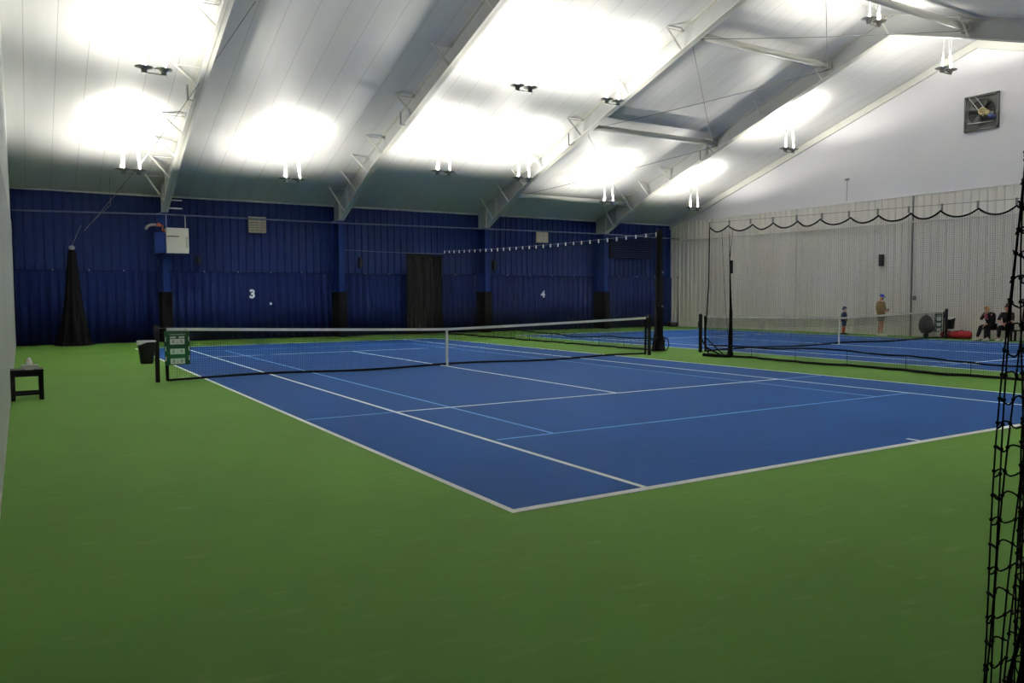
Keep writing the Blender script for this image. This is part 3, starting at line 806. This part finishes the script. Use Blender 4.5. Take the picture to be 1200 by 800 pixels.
p = PF(len(sp)-1, rows[-1]); t.tube([p, Vector((p.x, p.y, roof(-16.25)-.02))], .004, 5)
t.build('top_rope', M['rope'], r)
t = MB()
for q in range(5): t.tube([(.075+.012*math.sin(z*13+q*2)+(z-.6)*.10+.008*q, -.01*math.cos(z*11+q), z) for z in [.05+.055*k for k in range(21)]], .004+.002*(q % 2), 5)
t.build('twisted_cord', M['rope'], r)
t = MB(); t.tube([PF(i, .03)+Vector((0, 0, 0)) for i in range(len(sp))], .012, 6); t.build('hem_rope', M['rope'], r)

# ------------------------------------------------------------------ exhaust fan on the gable wall
r = thing('exhaust_fan', 'square dark exhaust fan with belt drive, high on the white gable wall', 'fan', (XR+.04, -.62, 8.42), PI/2)
# local: x along the wall (+x -> +y world), y -> -x world
t = MB()
for (a, b, c, d) in ((-.62, -.65, .62, -.58), (-.62, .58, .62, .65), (-.62, -.65, -.55, .65), (.55, -.65, .62, .65)): t.box(a, -.02, b, c, .10, d)
t.build('frame', M['fan_metal'], r)
t = MB(); n = 40; vs = []; fs = []     # square plate with round opening
for j in range(n):
    a = 2*PI*j/n; c, s = math.cos(a), math.sin(a); k = .56/max(abs(c), abs(s))
    vs += [(k*c, .05, k*s), (.50*c, .05, .50*s), (.50*c, -.0, .50*s)]
for j in range(n):
    a, b = 3*j, 3*((j+1) % n); fs += [(a, b, b+1, a+1), (a+1, b+1, b+2, a+2)]
t.add(vs, fs); t.build('venturi_plate', M['fan_metal'], r)
t = MB()
for j in range(9): z = -.5+j*.125; t.prism([(.0, z-.06), (.012, z+.06), (.018, z+.06), (.006, z-.06)], 'x', -.5, .5)
t.build('shutter', M['dark'], r)
for k in range(4):
    t = MB(); a0 = k*PI/2+.4; vs = []
    for layer in (0, .008):
        for j in range(6):
            rr = .06+j*.084; wdt = .10+.055*j
            for s_ in (-1, 1):
                an = a0 + s_*wdt*.5/max(rr, .12)*.8; vs.append((rr*math.cos(an), .09+s_*.03+layer, rr*math.sin(an)))
    fs = []
    for j in range(5):
        a = 2*j; fs += [(a, a+1, a+3, a+2), (12+a, 12+a+2, 12+a+3, 12+a+1)]
        fs += [(a, a+2, 12+a+2, 12+a), (a+1, 12+a+1, 12+a+3, a+3)]
    t.add(vs, fs, 0, True); t.build('blade', M['fan_metal'], r)
t = MB(); t.lathe([(0, .05), (.05, .06), (.05, .16), (0, .17)], (0, 0, 0), 14, axis='y'); t.build('hub', M['fan_metal'], r)
t = MB()
for sx in (-.08, .16): t.tube([(sx-.28, .17, -.18), (sx+.25, .17, .58)], .014, 6)
t.tube([(-.5, .15, -.42), (.45, .15, -.36)], .014, 6)
t.build('support_strut', M['steel_grey_and_shaded'], r)
t = MB(); t.lathe([(.13, .18), (.15, .20), (.13, .22), (.09, .22), (.08, .19), (.03, .19), (.03, .24), (0, .24)], (-.10, 0, .0), 20, axis='y'); t.build('pulley', M['brass'], r)
t = MB(); t.lathe([(.07, .18), (.085, .20), (.07, .22), (.02, .22), (0, .22)], (-.30, 0, -.08), 16, axis='y'); t.tube([(-.14, .2, .14), (-.32, .2, 0)], .01, 5); t.tube([(-.04, .2, -.13), (-.26, .2, -.16)], .01, 5); t.build('drive_belt', M['brass'], r)
t = MB(); t.lathe([(0, .02), (.09, .04), (.10, .12), (.10, .30), (.07, .34), (0, .34)], (-.46, 0, -.24), 14, axis='y'); t.build('motor', M['motor'], r)
for o_ in r.children: pass
r.rotation_euler = (0, 0, PI/2)

# small fittings on the white wall
t = MB(); t.tube([(XR-.06, 15.3, .05), (XR-.06, 15.3, 2.7)], .03, 8); t.box(XR-.1, 15.25, 2.62, XR-.03, 15.35, 2.72)
tag(t.build('wall_conduit', M['seam']), 'vertical grey conduit on the white wall beside the blue corner', 'pipe')
t = MB(); t.bevbox(21.35, 15.25, 0, 21.85, 15.6, .24, .03); t.bevbox(21.4, 15.2, .04, 21.8, 15.25, .18, .01)
tag(t.build('floor_box', M['black']), 'low black box on the green floor in the far corner', 'box')
t = MB(); t.tube([(XR-.02, 5.0, 5.75), (XR-.02, 5.0, 6.65)], .012, 6); t.box(XR-.03, 4.93, 6.62, XR+.03, 5.1, 6.7)
tag(t.build('wall_sensor', M['seam']), 'small sensor on a thin rod against the white gable wall', 'sensor')
t = MB(); t.bevbox(XR-.12, 1.72, 1.45, XR-.04, 1.84, 1.62, .01)
tag(t.build('light_switch', M['seam']), 'small grey switch box on the post right of the standing man', 'switch')

# ------------------------------------------------------------------ stool and tissue box at the left wall
r = thing('side_table', 'low black side table standing against the left wall', 'table', (-8.60, -1.62, 0)); r.scale = (1, 1, 1.14)
t = MB(); t.bevbox(-.24, -.22, .40, .24, .22, .44, .008); t.build('tabletop', M['black'], r)
t = MB(); t.box(-.21, -.2, .34, .21, -.18, .40); t.box(-.21, .18, .34, .21, .2, .40); t.box(-.21, -.2, .34, -.19, .2, .4); t.box(.19, -.2, .34, .21, .2, .4); t.build('apron', M['black'], r)
for sx in (-1, 1):
    for sy in (-1, 1):
        t = MB(); t.bevbox(sx*.20-.035, sy*.18-.035, 0, sx*.20+.035, sy*.18+.035, .40, .005); t.build('leg', M['black'], r)
for sy in (-1, 1):
    t = MB(); t.box(-.18, sy*.18-.012, .07, .18, sy*.18+.012, .11); t.build('stretcher', M['black'], r)
r = thing('tissue_box', 'grey tissue box with a white tissue on the black side table', 'box', (-8.55, -1.66, .502))
t = MB(); t.bevbox(-.12, -.11, 0, .12, .11, .07, .006); t.build('carton', M['steel_grey_and_shaded'], r)
t = MB(); t.lathe([(.055, .06), (.05, .10), (.04, .14), (.025, .18), (.012, .19), (0, .19)], (-.01, 0, 0), 9); t.build('tissue', M['white'], r)
t = MB(); t.bevbox(-8.62, -1.84, .502, -8.50, -1.80, .517, .003); 
tag(t.build('score_pen', M['white']), 'thin white pen lying beside the tissue box on the side table', 'pen')

# ------------------------------------------------------------------ bags, bench, people by the white wall
def blob(prof, name, m, parent, loc=(0,0,0), sq=(1,1,1), n=24, lump=.05, seed=0):
    mb = MB(); vs = []; fs = []
    for k, (rad, z) in enumerate(prof):
        for j in range(n):
            a = 2*PI*j/n; q = rad*(1+lump*math.sin(5*a+seed+z*9)+lump*.6*math.sin(9*a+2*seed))
            vs.append((loc[0]+q*math.cos(a)*sq[0], loc[1]+q*math.sin(a)*sq[1], loc[2]+z*sq[2]))
    for k in range(len(prof)-1):
        for j in range(n): fs.append((k*n+j, k*n+(j+1) % n, (k+1)*n+(j+1) % n, (k+1)*n+j))
    mb.add(vs, fs, 0, True); return mb.build(name, m, parent)
r = thing('equipment_bag', 'bulky charcoal bag on small wheels behind the far scoreboard', 'bag', (21.45, .98, 0), .5)
blob([(0, .16), (.22, .17), (.34, .3), (.37, .48), (.31, .66), (.2, .80), (.08, .86), (0, .87)], 'body', M['greybag'], r, sq=(1, .75, 1), lump=.03)
blob([(0, -.02), (.13, 0), (.16, .1), (.14, .22), (0, .26)], 'pocket', M['greybag'], r, loc=(-.2, -.2, .25), sq=(1, .6, 1), lump=.02)
for sx in (-1, 1):
    t = MB(); t.lathe([(0, -.03), (.08, -.03), (.09, 0), (.08, .03), (0, .03)], (sx*.26, 0, .09), 14, axis='x'); t.build('wheel', M['black'], r)
t = MB(); t.tube([(-.26, 0, .09), (.26, 0, .09)], .015, 6); t.tube([(-.15, 0, .09), (-.15, 0, .3)], .02, 6); t.tube([(.15, 0, .09), (.15, 0, .3)], .02, 6); t.build('stand', M['black'], r)
t = MB(); t.tube([(-.1, 0, .84), (-.06, 0, .92), (.06, 0, .92), (.1, 0, .84)], .014, 6); t.build('handle', M['black'], r)

def duffel(loc, rz, L_, rad, m, lab):
    r = thing('sports_bag', lab, 'bag', loc, rz, group='red sports bags')
    prof = [(0, -L_/2-.01), (rad*.7, -L_/2), (rad*.95, -L_/2+.05), (rad, -L_/4), (rad*1.03, 0), (rad, L_/4), (rad*.95, L_/2-.05), (rad*.7, L_/2), (0, L_/2+.01)]
    n = 20; vs = []; fs = []
    for k, (q, h) in enumerate(prof):
        for j in range(n):
            a = 2*PI*j/n; qq = q*(1+.03*math.sin(3*a+k)); vs.append((h, qq*math.cos(a)*1.15, max(.004, rad*.86+qq*math.sin(a)*.86)))
    for k in range(len(prof)-1):
        for j in range(n): fs.append((k*n+j, k*n+(j+1) % n, (k+1)*n+(j+1) % n, (k+1)*n+j))
    t = MB(); t.add(vs, fs, 0, True); t.build('body', m, r)
    t = MB(); t.tube([(-L_/2.4, 0, rad*1.73), (0, .01, rad*1.78), (L_/2.4, 0, rad*1.73)], .008, 5); t.build('zip', M['black'], r)
    for s_ in (-1, 1):
        t = MB(); t.tube([(-L_/5, s_*rad*1.1, rad*.9), (-L_/6, s_*rad*.9, rad*1.6), (0, s_*rad*.25, rad*1.95), (L_/6, s_*rad*.9, rad*1.6), (L_/5, s_*rad*1.1, rad*.9)], .014, 6); t.build('strap', M['dark_red'], r)
    t = MB(); t.bevbox(-L_/6, -rad*1.22, rad*.3, L_/6, -rad*1.0, rad*1.1, .02); t.build('pocket', m, r)
duffel((21.35, -.45, 0), 1.9, .68, .17, M['red'], 'long red sports bag lying on the floor left of the seated people')
duffel((21.60, .22, 0), 1.2, .50, .15, M['dark_red'], 'dark red sports bag on the floor beside the charcoal bag')

r = thing('bench', 'low dark bench along the white wall under the seated people', 'bench', (21.42, -2.2, 0))
t = MB()
for k in range(3): t.bevbox(-.2+k*.14, -1.15, .365, -.08+k*.14, 1.0, .40, .006)
t.build('seat', M['wood'], r)
for y in (-1.0, -.05, .85):
    t = MB(); t.box(-.17, y-.03, 0, -.12, y+.03, .365); t.box(.12, y-.03, 0, .17, y+.03, .365); t.box(-.17, y-.03, .325, .17, y+.03, .365); t.build('leg_frame', M['black'], r)
r = thing('folded_jacket', 'dark red jacket heaped on the bench right of the seated people', 'jacket', (21.42, -2.85, .40))
blob([(0, 0), (.26, .005), (.28, .06), (.22, .14), (.12, .2), (0, .22)], 'cloth', M['dark_red'], r, lump=.08, seed=2)

# ---- people
def skin_mesh(name, nodes, edges, root, m, parent, sub=2):
    me = bpy.data.meshes.new(name); keys = list(nodes)
    me.from_pydata([nodes[k][:3] for k in keys], [(keys.index(a), keys.index(b)) for a, b in edges], [])
    o = bpy.data.objects.new(name, me); COL.objects.link(o); o.parent = parent
    md = o.modifiers.new('Skin', 'SKIN'); md.use_smooth_shade = True
    sv = me.skin_vertices[0].data
    for i, k in enumerate(keys):
        q = nodes[k]; sv[i].radius = (q[3], q[4] if len(q) > 4 else q[3]); sv[i].use_root = (k == root)
    s = o.modifiers.new('Subdivision', 'SUBSURF'); s.levels = sub; s.render_levels = sub
    me.materials.append(m); return o
def hand_chains(nodes, edges, wrist, elbow, side, curl=.5):
    """palm and five bent fingers growing from the wrist, continuing the forearm"""
    W, E_ = Vector(nodes[wrist][:3]), Vector(nodes[elbow][:3])
    d = (W-E_).normalized(); up = Vector((0, 0, 1)); lat = d.cross(up)
    if lat.length < .2: lat = Vector((1, 0, 0))
    lat.normalize(); nrm = lat.cross(d).normalized()
    pn = wrist+'_palm'; P_ = W+d*.055
    nodes[pn] = (*P_, .030, .016); edges.append((wrist, pn))
    for k in range(4):
        o = (k-1.5)*.019; ln = (.062, .074, .070, .054)[k]
        a = P_+d*.035+lat*o; b = a+d*ln*.55-nrm*ln*.25*curl; c = b+d*ln*.35-nrm*ln*.55*curl
        for nm, q, r_ in (('a', a, .0095), ('b', b, .0085), ('c', c, .0075)): nodes['%s_f%d%s' % (wrist, k, nm)] = (*q, r_)
        edges.append((pn, '%s_f%da' % (wrist, k))); edges.append(('%s_f%da' % (wrist, k), '%s_f%db' % (wrist, k))); edges.append(('%s_f%db' % (wrist, k), '%s_f%dc' % (wrist, k)))
    a = W+d*.03+lat*side*.03; b = a+d*.03+lat*side*.022; c = b+d*.026-nrm*.01
    nodes[wrist+'_t1'] = (*a, .011); nodes[wrist+'_t2'] = (*b, .010); nodes[wrist+'_t3'] = (*c, .008)
    edges += [(wrist, wrist+'_t1'), (wrist+'_t1', wrist+'_t2'), (wrist+'_t2', wrist+'_t3')]
def head_mesh(body, C, s, yaw, tilt, skin_m):
    """face details joined as one mesh child following the head: skull shape, nose, ears, eyes, mouth"""
    mb = MB(); rot = Matrix.Rotation(yaw, 3, 'Z') @ Matrix.Rotation(tilt, 3, 'X')
    T = lambda p: Vector(C) + rot @ (Vector(p)*s)
    n = 20; prof = []
    for k in range(13):
        a = -PI/2+PI*k/12; prof.append((math.cos(a), math.sin(a)))
    vs = []; fs = []
    for (q, h) in prof:
        for j in range(n):
            an = 2*PI*j/n; x = q*.075*math.cos(an); y = q*.095*math.sin(an); z = h*.115
            if z < 0: x *= 1+z*2.2; y = y*(1+z*1.5) - .012*(-z/.115)
            vs.append(T((x, y, z)))
    for k in range(12):
        for j in range(n): fs.append((k*n+j, k*n+(j+1) % n, (k+1)*n+(j+1) % n, (k+1)*n+j))
    mb.add(vs, fs, 0, True)
    # nose wedge, ears
    mb.add([T(p) for p in ((-.010, -.088, .018), (.010, -.088, .018), (-.017, -.088, -.026), (.017, -.088, -.026), (0, -.118, -.022))], [(0,1,4), (0,4,2), (1,3,4), (2,4,3), (0,2,3,1)], 0, True)
    for sx in (-1, 1):
        ve = []
        for (q, o_) in ((0, .012), (.02, .010), (.022, 0), (.014, -.006)):
            for j in range(8):
                an = 2*PI*j/8; ve.append(T((sx*(.074+o_), q*.7*math.cos(an)+.008, q*1.4*math.sin(an)-.005)))
        mb.add(ve, [(k*8+j, k*8+(j+1) % 8, (k+1)*8+(j+1) % 8, (k+1)*8+j) for k in range(3) for j in range(8)], 0, True)
        mb.add([T((sx*.03+dx, -.0925, .012+dz)) for dx, dz in ((-.013, 0), (0, .006), (.013, 0), (0, -.006))], [(0,1,2,3)], 1)
    mb.add([T((dx, -.0925, -.052+dz)) for dx, dz in ((-.02, 0), (0, .005), (.02, 0), (0, -.006))], [(0,1,2,3)], 2)
    return mb.build('head', [skin_m, M['black'], M['pink']], body), T
def cap_mesh(T, parent, m, brim=True, name='cap'):
    mb = MB(); n = 20; vs = []; fs = []
    for k in range(7):
        a = PI/2*k/6
        for j in range(n):
            an = 2*PI*j/n; vs.append(T((math.cos(a)*.086*math.cos(an), math.cos(a)*.106*math.sin(an)+.004, .028+.10*math.sin(a))))
    for k in range(6):
        for j in range(n): fs.append((k*n+j, k*n+(j+1) % n, (k+1)*n+(j+1) % n, (k+1)*n+j))
    mb.add(vs, fs, 0, True)
    if brim:
        bv = []
        for z in (.030, .038):
            for k in range(9):
                an = PI+PI*k/8; bv.append(T((.075*math.cos(an), .07*math.sin(an)-.02, z))); bv.append(T((.082*math.cos(an), .16*math.sin(an)-.02, z-.012)))
        f2 = []
        for k in range(8):
            a = 2*k; f2 += [(a, a+1, a+3, a+2), (18+a, 18+a+2, 18+a+3, 18+a+1), (a+1, 18+a+1, 18+a+3, a+3)]
        mb.add(bv, f2, 0, True)
    return mb.build(name, m, parent)
def hair_mesh(T, parent, m, length=.0, bun=False, name='hair'):
    mb = MB(); n = 24; vs = []; fs = []
    rows = 12
    for k in range(rows):
        v = k/(rows-1)
        for j in range(n):
            an = 2*PI*j/n; front = max(0, -math.sin(an))     # face side
            low = .045 if front > .35 else (-.06-length)
            zt = .128
            z = zt+(low-zt)*v
            a = math.asin(max(-1, min(1, max(z, 0)/.13))); q = math.cos(a) if z > 0 else 1-.10*min(1, -z/.2)
            vs.append(T((q*.086*math.cos(an)*(1+.04*math.sin(9*an)), q*.108*math.sin(an)+.008, z)))
    for k in range(rows-1):
        for j in range(n): fs.append((k*n+j, k*n+(j+1) % n, (k+1)*n+(j+1) % n, (k+1)*n+j))
    fs.append(tuple(range(n)))
    mb.add(vs, fs, 0, True)
    if bun:
        mb.lathe([(0, -.045), (.03, -.035), (.045, 0), (.03, .035), (0, .045)], T((0, .07, .13)), 12)
    return mb.build(name, m, parent)
def shoe(parent, ax, ay, rz, m, s=1.0, z=0):
    mb = MB(); n = 9; c, sn = math.cos(rz), math.sin(rz); vs = []; fs = []
    sec = [(.085, .030, .075), (.07, .040, .085), (.02, .042, .09), (-.05, .044, .065), (-.12, .046, .05), (-.165, .036, .04), (-.185, .015, .03)]
    for (yy, wd, h) in sec:
        for (px, pz) in ((-1, 0), (-1, .45), (-.7, .85), (0, 1), (.7, .85), (1, .45), (1, 0)):
            x, y = px*wd*s, yy*s; vs.append((ax+x*c-y*sn, ay+x*sn+y*c, z+pz*h*s+.002))
    for k in range(len(sec)-1):
        for j in range(7): a, b = k*7+j, k*7+(j+1) % 7; fs.append((a, b, b+7, a+7))
    fs += [tuple(range(7)), tuple((len(sec)-1)*7+j for j in range(7))]
    mb.add(vs, fs, 0, True); return mb.build('shoe', m, parent)

# standing figures (face local -y)
def standing(label, loc, rz, s, cloth, arms, headtilt=0):
    r = thing('person', label, 'person', loc, rz)
    N = {'pel': (0, 0, .95, .13, .10), 'waist': (0, .0, 1.08, .125, .095), 'chest': (0, .01, 1.30, .15, .105), 'neckb': (0, .02, 1.46, .065, .06), 'neck': (0, .0, 1.54, .052), 'head': (0, -.01, 1.60, .06)}
    E_ = [('pel', 'waist'), ('waist', 'chest'), ('chest', 'neckb'), ('neckb', 'neck'), ('neck', 'head')]
    for sx, n in ((-1, 'l'), (1, 'r')):
        N.update({'hip'+n: (sx*.09, 0, .88, .095), 'knee'+n: (sx*.11, -.02, .50, .058), 'calf'+n: (sx*.115, .01, .36, .055), 'ank'+n: (sx*.12, .02, .09, .036), 'toe'+n: (sx*.13, -.08, .04, .03)})
        E_ += [('pel', 'hip'+n), ('hip'+n, 'knee'+n), ('knee'+n, 'calf'+n), ('calf'+n, 'ank'+n), ('ank'+n, 'toe'+n)]
        sh, el, wr = arms[n]
        N.update({'sh'+n: (*sh, .062), 'el'+n: (*el, .045), 'wr'+n: (*wr, .028)})
        E_ += [('chest', 'sh'+n), ('sh'+n, 'el'+n), ('el'+n, 'wr'+n)]
        hand_chains(N, E_, 'wr'+n, 'el'+n, -sx, .8)
    body = skin_mesh('body', N, E_, 'pel', M['skin'], r)
    B_ = cloth.get('bulk', 1.0)
    J = {'pel': (0, 0, cloth['hem'], .18*B_, .155*B_), 'waist': (0, 0, 1.08, .185*B_, .155*B_), 'chest': (0, .01, 1.32, .195*B_, .155*B_), 'coll': (0, .02, 1.47, .09*B_, .085*B_)}
    JE = [('pel', 'waist'), ('waist', 'chest'), ('chest', 'coll')]
    for n in 'lr':
        sh, el, wr = [Vector(q) for q in arms[n]]
        J.update({'sh'+n: (*sh, .09*B_), 'el'+n: (*el, .076*B_), 'wr'+n: (*(el.lerp(wr, .88)), .055*B_)})
        JE += [('chest', 'sh'+n), ('sh'+n, 'el'+n), ('el'+n, 'wr'+n)]
    skin_mesh('jacket', J, JE, 'waist', M[cloth['top']], r)
    S = {'pel': (0, 0, .93, .150, .125)}; SE = []
    for sx, n in ((-1, 'l'), (1, 'r')):
        S.update({'h'+n: (sx*.095, 0, .82, .118), 'k'+n: (sx*.11, -.01, cloth['leg'], cloth['legr'])}); SE += [('pel', 'h'+n), ('h'+n, 'k'+n)]
    skin_mesh(cloth['legname'], S, SE, 'pel', M[cloth['bottom']], r)
    for sx in (-1, 1): shoe(r, sx*.125, -.01, 0, M[cloth['shoe']], 1.25 if s > .9 else 1.35)
    hd, T = head_mesh(r, (0, -.02, 1.66), 1.0 if s > .9 else 1.18, 0, headtilt, M['skin'])
    r.scale = (s, s, s)
    return r, T
man_arms = {'l': ((-.20, .01, 1.40), (-.30, .02, 1.12), (-.07, -.22, 1.06)), 'r': ((.20, .01, 1.40), (.29, .0, 1.12), (.05, -.23, 1.10))}
face_cam = math.atan2(-20-21.2, 2.75+17)   # reference only
man, T = standing('person standing in olive-brown jacket, khaki shorts and blue cap, hands held together', (21.15, 2.72, 0), .12, .95,
    dict(top='olive', bottom='khaki', hem=.80, bulk=1.05, leg=.60, legr=.085, legname='shorts', shoe='shoe'), man_arms, .25)
cap_mesh(T, man, M['capblue'])
t = MB(); t.lathe([(0, -.09), (.04, -.085), (.06, -.05), (.066, -.02), (.05, 0)], (0, 0, 0), 12)
for i_, v_ in enumerate(t.v): t.v[i_] = tuple(T((v_[0]*.9, v_[1]*.6-.055, v_[2]-.035)))
t.build('beard', M['hair_dark'], man)
t = MB(); t.bevbox(-.035, -.33, 1.07, .035, -.315, 1.17, .004); t.build('held_object', M['black'], man)
kid_arms = {'l': ((-.17, .0, 1.36), (-.24, .02, 1.10), (-.20, -.14, .95)), 'r': ((.17, .0, 1.36), (.24, .02, 1.10), (.20, -.14, .95))}
kid, T = standing('small child standing in navy hooded jacket with orange-red leggings, seen over the far net', (21.15, 4.42, 0), .35, .655,
    dict(top='navy', bottom='midblue', hem=.80, bulk=1.25, leg=.50, legr=.10, legname='shorts', shoe='black'), kid_arms, .1)
cap_mesh(T, kid, M['navy'], True, 'hood'); 
h_ = hair_mesh(T, kid, M['navy'], .02, False, 'hood_back')
S = {}; SE = []
for sx, n in ((-1, 'l'), (1, 'r')):
    S = {'a': (sx*.11, -.01, .50, .070), 'b': (sx*.115, .01, .34, .068), 'c': (sx*.12, .02, .12, .052)}
    skin_mesh('legging', S, [('a', 'b'), ('b', 'c')], 'a', M['orange'], kid, 1)

def seated(label, loc, rz, cloth, arms, lean, headC, headyaw, headtilt, feet):
    r = thing('person', label, 'person', loc, rz)
    cx_, cy_, cz_ = lean
    N = {'pel': (0, 0, .54, .14, .11), 'waist': (cx_*.3, cy_*.35, .70, .12, .10), 'chest': (cx_, cy_, cz_, .14, .105), 'neckb': (cx_*1.15, cy_*1.3, cz_+.15, .06), 'neck': (headC[0]*.9, (cy_*1.3+headC[1])/2, cz_+.20, .05), 'head': (headC[0], headC[1]+.01, headC[2]-.06, .055)}
    E_ = [('pel', 'waist'), ('waist', 'chest'), ('chest', 'neckb'), ('neckb', 'neck'), ('neck', 'head')]
    for sx, n in ((-1, 'l'), (1, 'r')):
        f = feet[n]
        N.update({'hip'+n: (sx*.10, -.03, .53, .095), 'knee'+n: (sx*.14, -.44, .52, .062), 'calf'+n: ((sx*.14+f[0])/2, (-.44+f[1])/2+.03, .33, .055), 'ank'+n: (f[0], f[1], .09, .036)})
        E_ += [('pel', 'hip'+n), ('hip'+n, 'knee'+n), ('knee'+n, 'calf'+n), ('calf'+n, 'ank'+n)]
        sh, el, wr = arms[n]
        N.update({'sh'+n: (*sh, .058), 'el'+n: (*el, .042), 'wr'+n: (*wr, .027)}); E_ += [('chest', 'sh'+n), ('sh'+n, 'el'+n), ('el'+n, 'wr'+n)]
        hand_chains(N, E_, 'wr'+n, 'el'+n, -sx, .8)
    skin_mesh('body', N, E_, 'pel', M['skin'], r)
    J = {'pel': (0, 0, .58, .165, .14), 'waist': (cx_*.3, cy_*.35, .72, .155, .13), 'chest': (cx_, cy_, cz_, .17, .135), 'coll': (cx_*1.15, cy_*1.3, cz_+.15, .08)}
    JE = [('pel', 'waist'), ('waist', 'chest'), ('chest', 'coll')]
    for n in 'lr':
        sh, el, wr = [Vector(q) for q in arms[n]]
        J.update({'sh'+n: (*sh, .08), 'el'+n: (*el, .062)}); JE += [('chest', 'sh'+n), ('sh'+n, 'el'+n)]
        if cloth['long']: J['wr'+n] = (*(el.lerp(wr, .85)), .048); JE.append(('el'+n, 'wr'+n))
    skin_mesh('top', J, JE, 'waist', M['blackcloth'], r)
    S = {'pel': (0, 0, .54, .16, .125)}; SE = []
    for sx, n in ((-1, 'l'), (1, 'r')):
        f = feet[n]
        S.update({'h'+n: (sx*.10, -.08, .53, .11), 'k'+n: (sx*.14, -.44, .53, .082), 'c'+n: ((sx*.14+f[0])/2, (-.44+f[1])/2+.03, .33, .075), 'a'+n: (f[0], f[1], .13, .055)})
        SE += [('pel', 'h'+n), ('h'+n, 'k'+n), ('k'+n, 'c'+n), ('c'+n, 'a'+n)]
        shoe(r, f[0], f[1]-.03, 0, M['shoe'], 1.3)
    skin_mesh('trousers', S, SE, 'pel', M['jean'], r)
    hd, T = head_mesh(r, headC, 1.0, headyaw, headtilt, M['skin'])
    r.scale = (.94, .94, .94)
    return r, T
A, T = seated('person sitting on the bench in black with pink chest print, leaning forward', (21.36, -1.52, 0), -PI/2-.1,
    dict(long=True), {'l': ((-.19, -.16, 1.0), (-.20, -.34, .80), (-.06, -.30, 1.02)), 'r': ((.19, -.16, 1.0), (.22, -.34, .74), (.10, -.48, .62))},
    (0, -.18, .92), (0, -.30, 1.20), 0, .45, {'l': (-.12, -.66), 'r': (.16, -.48)})
hair_mesh(T, A, M['hair_blond'], .0)
t = MB(); t.lathe([(0, 0), (.05, .01), (.055, .03), (0, .04)], (0, 0, 0), 12); t.v = [(v[0]*1.2, -.335-v[2]*.3+.0, .93+v[1]*1.8) for v in t.v]; t.build('chest_print', M['pink'], A)
B, T = seated('person sitting on the bench in black top, dark hair tied up, forearms bare', (21.36, -2.08, 0), -PI/2+.15,
    dict(long=False), {'l': ((-.19, -.06, 1.02), (-.24, -.28, .76), (-.04, -.42, .66)), 'r': ((.19, -.06, 1.02), (.24, -.26, .76), (.05, -.42, .68))},
    (0, -.07, .94), (0, -.14, 1.25), .2, .1, {'l': (-.14, -.50), 'r': (.12, -.46)})
hair_mesh(T, B, M['hair_dark'], .0, True)
